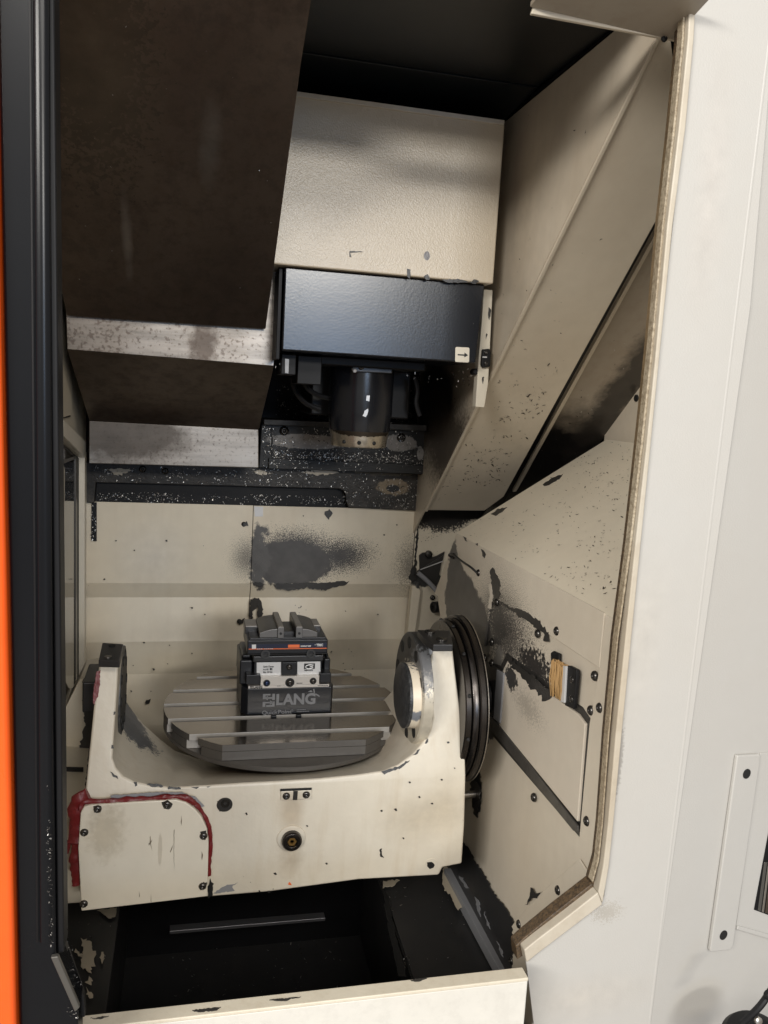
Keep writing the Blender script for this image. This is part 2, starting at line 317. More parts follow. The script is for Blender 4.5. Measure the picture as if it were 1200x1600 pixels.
def patch(name, px, fn, m, parent, proud=.0006, jag=2.2, step=3.0, freq=.22, **k):
    """paint loss or smear with a ragged outline of its own, lying on the surface fn"""
    out=[]; n=len(px); s=random.random()*90
    for i in range(n):
        a=Vector((*px[i],0)); b=Vector((*px[(i+1)%n],0)); d=(b-a); L=d.length; c=max(1,int(L/step))
        for j in range(c):
            q=a+d*j/c
            out.append(q+Vector((noise.noise((q.x*freq+s,q.y*freq,1)),noise.noise((q.x*freq,q.y*freq+s,7)),0))*jag*1.6)
    pts=[fn(q.x,q.y) for q in out]
    return plate(name,pts,.0008,m,parent,bevel=0,proud=proud,smooth=False,**k)
SCREW={}
def screw_mesh(r, m):
    key=(r,m.name)
    if key not in SCREW:
        bm=bmesh.new(); h=r*.62
        add_lathe(bm,[(.001,-.001),(r,-.001),(r,r*.12),(r*.9,h*.55),(r*.7,h*.85),(r*.5,h),(r*.42,h),(r*.40,h*.45),(.0001,h*.4)],Matrix.Identity(4),18,False)
        for f in bm.faces: f.smooth=True
        me=bpy.data.meshes.new('button_head_screw'); bm.to_mesh(me); bm.free(); me.materials.append(m); SCREW[key]=me
    return SCREW[key]
def screw(p, axis, r, parent, m=None, name='screw'):
    o=bpy.data.objects.new(name,screw_mesh(r,m or M['bolt'])); COL.objects.link(o); o.parent=parent
    o.matrix_local=along(Vector(p)-BASE[parent.name],axis)
    return o
def text(name, s, p, size, m, parent, rot=(math.pi/2,0,0), bold=0.0, squeeze=1.0, ext=.0004, align='LEFT'):
    c=bpy.data.curves.new(name,'FONT'); c.body=s; c.size=size; c.extrude=ext; c.offset=bold; c.align_x=align; c.resolution_u=3
    t=bpy.data.objects.new('tmp',c); COL.objects.link(t); dg=bpy.context.evaluated_depsgraph_get(); dg.update()
    me=bpy.data.meshes.new_from_object(t.evaluated_get(dg)); bpy.data.objects.remove(t)
    o=bpy.data.objects.new(name,me); COL.objects.link(o); me.materials.clear(); me.materials.append(m)
    o.parent=parent; o.location=Vector(p)-BASE[parent.name]; o.rotation_euler=rot; o.scale=(squeeze,1,1); return o
def inside(x,y,poly):
    r=False; j=len(poly)-1
    for i in range(len(poly)):
        xi,yi=poly[i];xj,yj=poly[j]
        if (yi>y)!=(yj>y) and x<(xj-xi)*(y-yi)/(yj-yi)+xi: r=not r
        j=i
    return r
def flakes(name, label, cat, specs):
    """swarf and paint flakes lying loose on a surface: (surface, outline, how many, size range, share that is bright)"""
    bm=bmesh.new()
    for fn,poly,cnt,s0,s1,br in specs:
        xs=[p[0] for p in poly]; ys=[p[1] for p in poly]; k=0; tries=0
        q=[fn(*p) for p in poly[:3]]; nn=-away(q)
        while k<cnt and tries<cnt*30:
            tries+=1; u=random.uniform(min(xs),max(xs)); v=random.uniform(min(ys),max(ys))
            if not inside(u,v,poly): continue
            if noise.noise((u*.025,v*.025,cnt))+random.uniform(-.45,.6)<0: continue
            k+=1; p=fn(u,v)+nn*.0008; L=random.uniform(s0,s1)*random.choice((.5,.7,1,1)); w=L*random.uniform(.18,.45)
            t=nn.orthogonal(); t.rotate(Matrix.Rotation(random.uniform(0,6.28),3,nn)); t=(t+nn*random.uniform(-.1,.7)).normalized(); s=nn.cross(t).normalized(); up=t.cross(s)
            if up.dot(nn)<0: up=-up
            bend=random.uniform(0,.5)*L; vs=[]
            for a in (0,.5,1):
                c=p+t*(a-.5)*L+up*(bend*4*(a-.5)**2*.4+.0003)
                wa=w*(.4 if a!=.5 else 1)
                vs+= [bm.verts.new(c-s*wa*.5),bm.verts.new(c+s*wa*.5)]
            mi=0 if random.random()<br*.75 else 1
            for a in (0,2):
                f=bm.faces.new((vs[a],vs[a+1],vs[a+3],vs[a+2])); f.material_index=mi
    o=obj(name,bm,[M['chip'],M['chipdark']],None,0,False,kind='stuff',own=True); props(o,label,cat); return o

# ================================================================== SETTING
def structure(o): o['kind']='structure'; return o
bm=bmesh.new(); add_box(bm,(-6,-12,-.05),(6,6,0)); structure(obj('hall_floor',bm,M['hallfloor'],smooth=False))
# outer shell of the machine room: keeps the hall's light out except through the doorway
bm=bmesh.new()
add_box(bm,(.556,.99,2.064),(1.16,2.24,2.07)); add_box(bm,(-.42,2.24,.1),(1.2,2.28,2.4)); add_box(bm,(1.16,.96,.1),(1.2,2.24,2.4)); add_box(bm,(-.42,.96,.1),(-.38,2.24,2.4))
add_box(bm,(-.38,.96,.1),(1.16,2.24,.14)); add_box(bm,(-.38,1.0,2.36),(1.16,2.24,2.4))
structure(obj('enclosure_shell',bm,M['voidblack'],smooth=False))

bm=bmesh.new(); add_box(bm,(-.42,.958,2.026),(.372,.9895,2.7)); add_box(bm,(.3725,.958,2.062),(1.25,.9895,2.7)); structure(obj('unseen_front_header',bm,M['white'],smooth=False))  # header out of view, lower edge set to shade the hood's top
# back wall: folded sheets, the seam at x .154
wall=thing('back_wall',(.16,2.0,.30),'cream sheet metal back wall of the machining space',None); wall['kind']='structure'; 
def folded(name,x0,x1,dy,m,parent):
    prof=[(1.268,2.0),(1.076,2.0),(1.037,2.018),(.932,2.002),(.845,2.020),(.72,2.004),(.30,2.01)]
    bm=bmesh.new(); f=[bm.verts.new((x0,y-dy,z)) for z,y in prof]; g=[bm.verts.new((x1,y-dy,z)) for z,y in prof]
    f2=[bm.verts.new((x0,y-dy+.003,z)) for z,y in prof]; g2=[bm.verts.new((x1,y-dy+.003,z)) for z,y in prof]
    for i in range(len(prof)-1):
        bm.faces.new((f[i],f[i+1],g[i+1],g[i])); bm.faces.new((f2[i],g2[i],g2[i+1],f2[i+1]))
        bm.faces.new((f[i],f2[i],f2[i+1],f[i+1])); bm.faces.new((g[i],g[i+1],g2[i+1],g2[i]))
    bm.faces.new((f[0],g[0],g2[0],f2[0])); bm.faces.new((f[-1],f2[-1],g2[-1],g[-1]))
    bmesh.ops.recalc_face_normals(bm,faces=bm.faces); return obj(name,bm,m,parent,0,False)
folded('back_panel',-.228,.1535,0,M['wall_back'],wall); folded('back_panel',.155,.5585,.0028,M['wall_back'],wall)
box('corner_panel',(.561,1.998,.3),(.95,2.002,1.30),M['wall_right_back'],wall)
for u,v in ((381,819),(374,971)):
    screw(AY(u,v,2.0),(0,-1,0),.006,wall,M['hole'])
for pl in ([(380,818),(387,816),(388,821),(381,823)],[(373,969),(383,966),(384,972),(374,975)],[(428,912),(432,920),(450,923),(480,919),(505,922),(538,914),(545,909),(500,910)],
           [(390,911),(400,908),(412,912),(403,916)],[(391,937),(404,934),(411,945),(409,968),(403,966),(402,948),(396,956),(391,978),(389,960)],[(508,800),(515,795),(520,800),(513,812),(507,806)],
           [(229,1094),(235,1092),(233,1101),(228,1100)],[(640,893),(649,878),(653,905),(646,912),(640,904)],[(652,800),(656,800),(649,900),(646,900)]):
    patch('bare_patch',pl,PY(1.9962),M['bare'],wall,proud=.001)
pxplate('seam_tape',[(397,791),(411,792),(411,807),(398,807)],PY(1.996),.001,M['label'],wall,0)
for u,v in ((210,860),(265,1008),(225,1004),(262,1037),(240,1046),(300,1021),(208,1040),(518,1018),(540,955),(300,950),(205,1080),(320,960),(236,1080),(455,1010),(620,820),(600,836),(590,960),(163,905),(181,845),(260,845)):
    a=random.uniform(1.0,2.1); patch('paint_chip',[(u-a,v-a*.5),(u+a*.4,v-a*.8),(u+a,v+a*.2),(u-a*.2,v+a*.7)],PY(1.9962),M['bare'],wall,proud=.001,jag=.6)

# dark ledge band above the back wall with its slot, and the void behind the spindle
led=thing('back_ledge',(.16,2.0,1.27),'black oily ledge band full of metal chips above the cream back wall','ledge')
bm=bmesh.new(); 
pxb=[(128,722),(668,735),(668,799),(545,793),(541,784),(539,768),(530,764),(150,754),(147,786),(128,785)]
add_prism(bm,[AY(*p,1.985) for p in pxb],V(0,.03,0)); obj('ledge_face',bm,M['sooty'],led,.002)
pxplate('slot_back',[(140,748),(548,756),(548,800),(140,792)],PY(2.012),.004,M['voidblack'],led,0)
pxplate('corner_strip',[(143,785),(151,785),(151,846),(142,845)],PY(1.994),.004,M['black'],led,.001)
for px in ([(172,734),(190,731),(205,736),(190,742),(176,741)],[(395,736),(410,735),(425,740),(405,743)],[(470,738),(500,734),(530,738),(500,742)]):
    patch('worn_patch',px,PY(1.984),M['creamspot'],led,jag=2.5)
for u,v in ((223,733),(258,736)): screw(AY(u,v,1.984),(0,-1,0),.008,led,M['bolt'])
void=box('recess_back_wall',(-.2,2.18,1.26),(.62,2.2,2.05),M['voidblack'],None,0,kind='structure',own=True)
# saddle plate behind the spindle nose
sad=thing('saddle_plate',AY(545,740,1.95),'dark plate covered in swarf low behind the spindle nose','machine plate')
bm=bmesh.new(); add_prism(bm,[AY(*p,1.95) for p in ((408,662),(664,672),(664,742),(404,731))],V(0,.05,0)); obj('plate_body',bm,M['saddle'],sad,.003)
bm=bmesh.new(); add_prism(bm,[AY(*p,1.925) for p in ((412,655),(667,664),(667,674),(412,664))],V(0,.10,0)); obj('upper_ledge',bm,M['sooty'],sad,.002)
pxplate('groove',[(426,702),(645,711),(645,726),(425,716)],PY(1.9485),.001,M['hole'],sad,0)
pxplate('rail',[(420,716),(666,727),(666,741),(420,732)],PY(1.940),.012,M['saddle'],sad,.001)
pxplate('side_edge',[(424,668),(427,668),(427,712),(424,712)],PY(1.944),.01,M['hole'],sad,0)
for u,v in ((444,673),(627,684)): screw(AY(u,v,1.948),(0,-1,0),.011,sad)
pxplate('corner_mark',[(646,700),(666,702),(666,726),(645,724)],PY(1.944),.006,M['saddle'],sad,.001)

# upper right wall
aw=plate('side_wall',[V(.555,2.02,2.06),V(.555,.99,2.06),V(.555,.99,2.029),V(.555,1.908,1.28),V(.555,2.02,1.19)],.004,M['side_wall'],None,0,kind='structure',own=True)
# ceiling
cei=thing('ceiling',(.2,1.5,2.06),'black sheet metal ceiling',None); cei['kind']='structure'
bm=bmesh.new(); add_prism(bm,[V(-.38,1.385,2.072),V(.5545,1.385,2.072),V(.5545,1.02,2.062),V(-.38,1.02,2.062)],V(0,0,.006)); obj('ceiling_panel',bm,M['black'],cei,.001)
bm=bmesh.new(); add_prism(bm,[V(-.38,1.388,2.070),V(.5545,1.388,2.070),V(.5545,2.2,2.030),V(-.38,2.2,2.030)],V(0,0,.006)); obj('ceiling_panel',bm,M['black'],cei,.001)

# left wall
lw=thing('left_wall',(-.228,1.6,.5),'cream left side wall of the machining space',None); lw['kind']='structure'
bm=bmesh.new(); add_box(bm,(-.235,1.0,.3),(-.228,2.0,2.05)); obj('wall_sheet',bm,M['wall_right_back'],lw,0)
LW=PX(-.2275)
pxplate('raised_panel',[(84,395),(104,560),(109,598),(109,648),(86,655)],LW,.003,M['wall_right_back'],lw,.001,proud=.004)
pxplate('seam',[(86,650),(108,646),(108,651),(86,656)],LW,.001,M['hole'],lw,0,proud=.0025)
patch('worn_patch',[(136,742),(143,730),(146,800),(142,830),(133,850),(132,790)],LW,M['filler'],lw,proud=.001,jag=2)
patch('bare_patch',[(134,735),(140,722),(139,745),(136,775),(132,780)],LW,M['bare'],lw,proud=.002,jag=1.5)
win=thing('side_window',LW(105,1090),'narrow dark window in a cream frame, beside the black door edge','window')
bm=bmesh.new()
add_prism(bm,[LW(*p) for p in ((84,655),(122,690),(122,715),(84,680))],V(.016,0,0)); add_prism(bm,[LW(*p) for p in ((121.5,706),(124.5,706),(124.5,1068),(121.5,1062))],V(.014,0,0))
obj('frame',bm,M['cover'],win,.001)
pxplate('seal',[(84,683),(121,716),(121,1065),(98,1118),(84,1140)],LW,.002,M['hole'],win,0,proud=.003)
pxplate('pane',[(84,692),(115,716),(115,1070),(97,1112),(84,1130)],LW,.002,M['glass'],win,0,proud=.005)
pxplate('divider',[(84,722),(114,712),(114,716),(84,728)],LW,.002,M['greytrim'],win,0,proud=.007)
pxplate('divider',[(113,716),(115,716),(115,1066),(113,1070)],LW,.002,M['greytrim'],win,0,proud=.007)
pxplate('inner_lip',[(84,725),(93,722),(96,735),(94,1000),(96,1110),(84,1120)],LW,.002,M['cover'],win,0,proud=.006)
# left bearing housing beside the cradle
lb=thing('bearing_housing',(-.23,1.45,.72),'cream housing left of the cradle with scraped black edges','machine housing')
bm=bmesh.new(); add_prism(bm,[AY(*p,1.36) for p in ((60,1262),(135,1265),(135,1410),(60,1416))],V(0,.25,0)); obj('lower_block',bm,M['cover'],lb,.002)
bm=bmesh.new(); add_prism(bm,[AY(*p,1.50) for p in ((60,1203),(140,1205),(140,1270),(60,1270))],V(0,.12,0)); obj('middle_block',bm,M['wall_right_back'],lb,.002)
bm=bmesh.new(); add_prism(bm,[AY(*p,1.60) for p in ((60,1110),(100,1110),(124,1062),(150,1058),(150,1204),(60,1204))],V(0,.12,0)); obj('upper_block',bm,M['wall_right_back'],lb,.002)
patch('bare_patch',[(131,1060),(147,1040),(152,1100),(150,1170),(140,1205),(124,1200),(124,1165),(132,1130),(130,1100)],PY(1.597),M['bare'],lb,jag=3)
pxplate('dark_gap',[(60,1199),(130,1200),(130,1206),(60,1206)],PY(1.494),.004,M['hole'],lb,0)
box('pivot_block',(-.168,1.44,.98),(-.142,1.54,1.035),M['darksteel'],lb,.003)

# chip trough
tr=thing('chip_trough',(.2,1.4,.2),'black chip trough below the cradle',None); tr['kind']='structure'
bm=bmesh.new(); add_prism(bm,[V(.392,.92,.55),V(.554,.92,.55),V(.554,1.98,.55),V(.418,1.98,.55)],V(0,0,-.01)); obj('floor_plate',bm,M['trough'],tr,.002)
bm=bmesh.new(); add_prism(bm,[V(-.108,.92,.55),V(-.38,.92,.55),V(-.38,1.98,.55),V(-.108,1.98,.55)],V(0,0,-.01)); obj('floor_plate',bm,M['trough'],tr,.002)
bm=bmesh.new(); add_box(bm,(-.112,.92,.2),(-.108,1.98,.545)); obj('side_sheet',bm,M['trough'],tr,0)
bm=bmesh.new(); add_prism(bm,[V(.390,.92,.545),V(.416,1.98,.545),V(.416,1.98,.2),V(.390,.92,.2)],V(.004,0,0)); obj('side_sheet',bm,M['trough'],tr,0)
bm=bmesh.new(); add_box(bm,(-.108,.92,.30),(.42,1.98,.31)); obj('bottom_sheet',bm,M['trough'],tr,0)
bm=bmesh.new(); add_box(bm,(-.38,1.72,.2),(.56,1.74,.72)); obj('back_sheet',bm,M['voidblack'],tr,0)
a,b=AZ(265,1460,.45),AZ(508,1439,.45); bm=bmesh.new(); add_prism(bm,[a,b,b+V(0,0,.007),a+V(0,0,.007)],V(0,.02,0)); obj('cross_bar',bm,M['bar'],tr,.001)
# bright ledge strip along the trough's right edge
bm=bmesh.new(); q=[AZ(*p,.575) for p in ((694,1357),(709,1356),(800,1512),(779,1514))]; add_prism(bm,q,V(0,0,-.022)); obj('edge_strip',bm,M['filler'],tr,.001)
patch('paint_remnant',[(692,1360),(700,1362),(725,1408),(737,1430),(722,1425),(715,1429),(705,1412),(704,1405),(694,1400),(690,1385)],PZ(.553),M['creamspot'],tr,proud=.012,jag=3)
for px in ([(127,1468),(140,1472),(148,1490),(147,1510),(141,1522),(125,1512),(130,1492)],[(158,1488),(163,1492),(161,1508),(157,1505)],[(138,1528),(144,1530),(142,1540),(136,1538)],[(118,1485),(130,1492),(128,1498),(118,1490)],[(135,1548),(141,1552),(144,1560),(138,1560)]):
    patch('paint_remnant',px,PZ(.553),M['creamspot'],tr,proud=.003,jag=3.5,freq=.35)
for px in ([(598,1378),(625,1376),(615,1386),(598,1389)],[(152,1424),(182,1420),(180,1434),(170,1436)]):
    patch('paint_remnant',px,PZ(.553),M['creamspot'],tr,proud=.003,jag=2)
patch('dark_edge_line',[(598,1390),(606,1400),(615,1450),(632,1515),(634,1528),(622,1528),(612,1480),(602,1430)],PZ(.553),M['hole'],tr,proud=.003,jag=1.5)  # dark line along the floor plate's inner edge

# ================================================================== WAY COVER (upper left)
wc=thing('way_cover',V(.0,1.5,1.41),'large brown oxidised steel telescopic cover with bright stained edge strips, upper left','machine cover')
p1=V(-.16,1.53,1.625); t1=V(.16,1.19,2.01)            # sloping undersides, nearer at the top
nrm=(t1-p1).cross(V(1,0,0)).normalized()
F1=PP(AY(260,503,1.53),(AY(300,100,1.16)-AY(300,503,1.53)).cross(V(1,0,0)).normalized())
bm=bmesh.new(); add_prism(bm,[F1(*p) for p in ((60,-60),(496,-60),(470,100),(415,514),(105,493),(60,290))],V(0,.02,.012)); obj('cover_plate',bm,M['brown'],wc,.001)
bm=bmesh.new(); add_prism(bm,[AY(*p,1.545) for p in ((103,485),(410,500),(425,420),(433,424),(428,572),(105,546))],V(0,.02,0)); obj('edge_strip',bm,M['strip'],wc,.0012)
A2=[AY(105,546,1.55),AY(428,572,1.55),AY(404,672,1.80),AY(140,658,1.80)]
bm=bmesh.new(); add_prism(bm,A2,V(0,.004,.02)); obj('cover_plate',bm,M['brown'],wc,.001)
bm=bmesh.new(); add_prism(bm,[AY(*p,1.80) for p in ((139,657),(404,671),(404,731),(139,724))],V(0,.10,0)); obj('edge_strip',bm,M['strip2'],wc,.0015)

# ================================================================== SPINDLE HEAD
sh=thing('spindle_head',AY(560,697,1.65),'cream and black spindle head with a dark round nose hanging in the middle','spindle head')
q=[AY(*p,1.45) for p in ((420,141),(790,192),(770,444),(380,410))]
z0=1.756; z1=2.027; xr=.5235
bm=bmesh.new(); add_prism(bm,[V(.08,1.45,z0),V(xr,1.45,z0),V(xr,1.45,z1),V(.08,1.45,z1)],V(0,.5,0)); obj('hood',bm,M['hood'],sh,.003)
bm=bmesh.new(); add_box(bm,(.08,1.447,z1-.002),(xr-.002,1.49,z1+.006)); obj('hood_flange',bm,M['lip'],sh,.001)
bm=bmesh.new(); add_prism(bm,[V(.152,1.462,1.615),V(.505,1.462,1.615),V(.512,1.462,z0-.001),V(.152,1.462,z0-.001)],V(0,.30,0)); obj('lower_cover',bm,M['blacksatin'],sh,.003)
box('side_gap',(.1435,1.475,1.60),(.150,1.7,z0-.002),M['voidblack'],sh,.001)
for px in ([(740,437),(748,439),(742,444),(733,442)],[(636,420),(642,421),(640,436),(636,432)],[(662,432),(668,428),(672,436),(666,438)],[(690,437),(715,436),(735,441),(700,442)]):
    patch('paint_chip',px,PY(1.4495),M['bare'],sh,proud=.0006,jag=1)
patch('scratch',[(546,392),(566,393),(566,394),(547,395),(549,402),(546,401)],PY(1.4495),M['bare'],sh,proud=.0006,jag=.5)
# sticker with an arrow
SP=PY(1.461)
stk=pxplate('sticker',[(713,542),(732,543),(733.5,544.5),(733,565),(731,566.5),(712,565.5),(711,564),(711.5,543.5)],SP,.0008,M['cover'],sh,.0003,proud=.0004)
pxplate('arrow_shaft',[(715,553.2),(727,554),(727,556),(715,555.2)],SP,.0004,M['ink'],stk,0,proud=.0012)
pxplate('arrow_head',[(725.5,550.8),(731,555),(725.2,558.4)],SP,.0004,M['ink'],stk,0,proud=.0012)
c=V(AY(560,697,1.65).x,1.65,AY(560,697,1.65).z)
lathe('spindle_nose',[(.064,.155),(.064,.07),(.061,.035),(.060,.032),(.058,.024)],c,(0,0,1),M['blacksatin'],sh,48)
bm=bmesh.new(); add_lathe(bm,[(.0601,.036),(.0598,.030),(.0575,.022),(.0572,.020),(.0560,.003),(.0545,0),(.04,0)],along(c,(0,0,1)),48); obj('nose_ring',bm,mat('nose steel',(.50,.45,.37),.30,.9,mott=.35,mcol=(.03,.025,.02),mscale=60,peel=.1,peels=200,blobs=[blob(c+V(0,-.06,.030),(.09,.06,.008),90,1.2,8,(.05,.04,.03),.5)]),sh)
for a in (-1.75,-1.2,-2.3): screw(c+V(.0565*math.cos(a),.0565*math.sin(a),.010),(math.cos(a),math.sin(a),0),.004,sh,M['hole'])
box('flange',(c.x-.105,1.56,1.598),(c.x+.105,1.74,1.615),M['voidblack'],sh,.003)
pxplate('nozzle_block',[(550,560),(614,564),(613,584),(550,581)],PY(1.58),.03,M['darksteel'],sh,.002)
screw(AY(564,573,1.579),(0,-1,0),.006,sh)
lathe('coolant_nozzle',[(.0045,0),(.0045,.008),(.003,.012)],AY(553,577,1.58),(0,-1,-.3),M['label'],sh,14)
box('bracket',(.158,1.52,1.575),(.185,1.6,1.612),M['voidblack'],sh,.002); box('bracket',(.19,1.54,1.56),(.235,1.62,1.612),M['voidblack'],sh,.002)
pxplate('bracket_edge',[(445,560),(452,561),(451,584),(445,583)],PY(1.518),.002,M['jaw'],sh,.0005)
pxplate('white_fleck',[(573,618),(578,618),(577,627),(572,626)],PY(c.y-.065),.001,M['label'],sh,0)
patch('white_fleck',[(570,642),(575,639),(575,645),(571,651),(567,650)],PY(c.y-.065),M['label'],sh,jag=.8)
box('spindle_stub',(c.x-.09,1.72,1.50),(c.x+.12,1.9,1.60),M['voidblack'],sh,.004)

for pts in ([(455,590),(462,612),(478,630),(500,640)],[(470,586),(480,606),(498,618),(516,622)],[(648,590),(652,610),(650,630),(656,650)]):
    obj('hose',add_tube(bmesh.new(),smooth_path([AY(u,v,1.66) for u,v in pts],5),.005,8),M['voidblack'],sh)
# cream guard strip with a black latch beside the head
gs=thing('guard_strip',AX(752,636,.53),'narrow cream guard strip with a black latch, right of the black head cover','guard strip')
GP=PY(1.50)
bm=bmesh.new(); add_prism(bm,[GP(*p) for p in ((756,452),(770,453),(766,540),(763,600),(757,637),(743,636),(748,560),(753,500))],V(0,.02,0)); obj('strip',bm,M['cover'],gs,.0015)
bm=bmesh.new(); add_prism(bm,[GP(*p) for p in ((752,546),(763,545),(765,550),(764,573),(752,575),(750,570))],V(0,-.008,0)); obj('latch',bm,M['rubber'],gs,.002)
for u,v in ((757,551),(757,568)): screw(GP(u,v)+V(0,-.008,0),(0,-1,0),.004,gs)
pxplate('latch_mark',[(754,557),(761,557),(761,559),(754,559)],PY(1.4915),.0004,M['label'],gs,0)
lathe('stop_pin',[(.006,0),(.006,.016),(.004,.018)],AY(739,581,1.52),(0,-1,0),M['rubber'],gs,14)
for px in ([(764,480),(767,484),(765,500),(762,492)],[(760,520),(762,524),(759,530)],[(753,590),(757,588),(754,600)]): patch('paint_chip',px,GP,M['bare'],gs,jag=1,proud=.001)

# ================================================================== SLANTED COVER (upper right)
NB=V(0,.63209921,.77488747); PB0=V(.5555,1.908,1.28)
FB=PP(PB0,NB); FC=PP(PB0+V(0,.018,.022),NB)
sl=thing('slanted_cover',FB(710,797),'broad cream cover sheet slanting down from the upper right corner','machine cover')
bm=bmesh.new(); add_prism(bm,[FB(*p) for p in ((1042,20),(1075,255),(1030,336),(787,776),(757,798),(664,797))],V(0,.004,.005)); obj('cover_sheet',bm,M['slant'],sl,.001)
q=[FB(*p) for p in ((1042,20),(664,797))]; bm=bmesh.new(); add_prism(bm,[q[0],q[1],q[1]+V(.006,0,0),q[0]+V(.006,0,0)],V(0,-.003,-.0035)); obj('edge_fold',bm,M['slant'],sl,.001)
rc=thing('recessed_guide',FC(860,770),'dark stained recessed guide panel behind the slanted cream cover','machine cover')
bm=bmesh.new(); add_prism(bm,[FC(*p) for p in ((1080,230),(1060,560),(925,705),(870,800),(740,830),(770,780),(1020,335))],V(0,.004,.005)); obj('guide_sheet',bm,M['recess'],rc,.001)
bm=bmesh.new(); add_prism(bm,[FC(*p) for p in ((1031,345),(1034,352),(820,740),(806,765),(800,765))],V(0,-.004,-.005)); obj('rail_strip',bm,M['slant'],rc,.001)
bm=bmesh.new(); add_prism(bm,[FC(*p) for p in ((1025,330),(1032,336),(802,758),(783,790),(770,790))],V(0,-.0015,-.002)); obj('rubber_strip',bm,M['rubber'],rc,0)
uw=thing('upper_wall_panel',AX(970,700,.86),'pinkish cream wall panel with a black plug above the sloped housing top','wall panel')
bm=bmesh.new(); add_box(bm,(.90,1.0,1.35),(.904,1.70,2.05)); obj('panel_sheet',bm,M['side_wall'],uw,.001)
lathe('plug',[(.007,0),(.007,.003),(.003,.004)],AX(995,622,.899),(-1,0,0),M['hole'],uw,16)

# ================================================================== DRIVE HOUSING (right)
dh=thing('drive_housing',V(.60,1.3,.5),'cream housing on the right with sloped top, screwed side panel and scraped dark patch','machine housing')
e0=V(.555,1.66,1.268); e1=V(.555,.965,1.271); WN=(e1-e0).cross(V(.31,0,.20)).normalized(); FW=PP(e0,WN)
bm=bmesh.new(); add_prism(bm,[e0,e1,e1+V(.33,.10,.213),e0+V(.33,0,.213)],V(.004,0,-.006)); obj('sloped_top',bm,M['wedge'],dh,.003)
base=[PR(*p) for p in ((713,838),(963,975),(955,1200),(946,1290),(931,1378))]+[V(.555,1.02,.84),V(.555,1.06,.52),V(.555,1.70,.52),PR(690,1000),PR(680,925)]
bm=bmesh.new(); add_prism(bm,[p+V(.004,0,0) for p in base],V(.01,0,0)); obj('side_panel',bm,M['panel'],dh,.001)
bm=bmesh.new(); add_prism(bm,[PR(*p) for p in ((713,833),(944,958),(936,1044),(858,992),(806,955),(780,939),(766,938),(757,1010),(679,927))],V(.0035,0,0)); obj('upper_flange',bm,M['panel'],dh,.001)
bm=bmesh.new(); add_prism(bm,[PR(*p) for p in ((946,960),(964,970),(957,1100),(945,1300),(931,1376),(907,1338),(905,1308),(921,1130),(936,1046))],V(.003,0,0)); obj('front_flange',bm,M['panel'],dh,.001)
bm=bmesh.new(); add_prism(bm,[PR(*p) for p in ((905,1342),(929,1380),(830,1520),(770,1520),(800,1445),(845,1395))],V(.0025,0,0)); obj('corner_plate',bm,M['panel'],dh,.001)
# access door with its dark gap, groove and slot
pxplate('gap_lining',[(789,1020),(870,1080),(907,1105),(921,1126),(908,1306),(903,1309),(753,1133),(757,1033),(780,1040)],PR,.0008,M['bare'],dh,0,proud=-.0032)
pxplate('access_door',[(794,1032),(868,1090),(904,1116),(915,1131),(903,1284),(778,1130),(784,1052)],PR,.005,M['door_plate'],dh,.0015,proud=.0012)
bm=bmesh.new(); add_prism(bm,[PR(*p) for p in ((757,1113),(773,1122),(906,1290),(906,1300),(899,1298),(756,1124))],V(-.004,0,0)); obj('groove_rail',bm,M['groove'],dh,.0015)
bm=bmesh.new(); add_prism(bm,[PR(*p) for p in ((766,1037),(788,1050),(782,1126),(758,1112))],V(-.0015,0,0)); obj('slot_cover',bm,M['darksteel'],dh,.001)
bm=bmesh.new(); add_prism(bm,[PR(*p) for p in ((779,1046),(790,1052),(784,1130),(774,1122))],V(-.004,0,0)); obj('slot_lip',bm,M['filler'],dh,.001)
patch('scraped_edge',[(783,940),(800,949),(820,955),(838,966),(850,978),(858,992),(856,1004),(851,1002),(850,990),(830,975),(806,958),(790,949)],PR,M['bare'],dh,jag=2.5)
patch('scraped_edge',[(793,1024),(815,1043),(835,1056),(845,1066),(868,1085),(860,1092),(852,1096),(846,1088),(838,1078),(830,1074),(820,1058),(800,1042)],PR,M['bare'],dh,jag=3.5,proud=.002)
patch('scraped_edge',[(765,893),(769,887),(773,888),(774,897),(778,899),(783,915),(780,934),(773,939),(770,925),(768,910)],PR,M['bare'],dh,jag=2)
patch('paint_remnant',[(764,912),(768,911),(770,930),(768,952),(763,950),(766,930)],PR,M['door_plate'],dh,jag=1.2,proud=.0012)
patch('scraped_spot',[(752,857),(756,860),(760,866),(758,872),(754,868)],PR,M['bare'],dh,jag=1.5)
patch('scraped_spot',[(723,838),(728,840),(731,846),(727,845)],PR,M['bare'],dh,jag=1.2)
patch('scraped_spot',[(743,850),(746,849),(746,853)],PR,M['bare'],dh,jag=1)
patch('scraped_spot',[(830,1386),(834,1390),(838,1396),(848,1393),(838,1403),(832,1404),(822,1415),(828,1402)],PR,M['bare'],dh,jag=1.5,proud=.0015)
patch('greasy_black_area',[(724,1316),(733,1325),(741,1345),(754,1362),(770,1393),(786,1412),(799,1436),(804,1470),(800,1514),(760,1520),(690,1500),(690,1330)],PR,M['trough'],dh,jag=3,proud=.0008)
patch('greasy_black_area',[(735,1214),(740,1220),(747,1222),(751,1236),(748,1262),(744,1271),(741,1268),(742,1250),(736,1240)],PR,M['bare'],dh,jag=2)
for px in ([(718,1368),(724,1372),(734,1388),(729,1388)],[(744,1400),(750,1410),(752,1432),(748,1425)],[(758,1425),(764,1440),(768,1452),(762,1445)],[(778,1470),(785,1480),(789,1496),(784,1492)]):
    patch('paint_remnant',px,PR,M['filler'],dh,jag=1.6,proud=.0022)
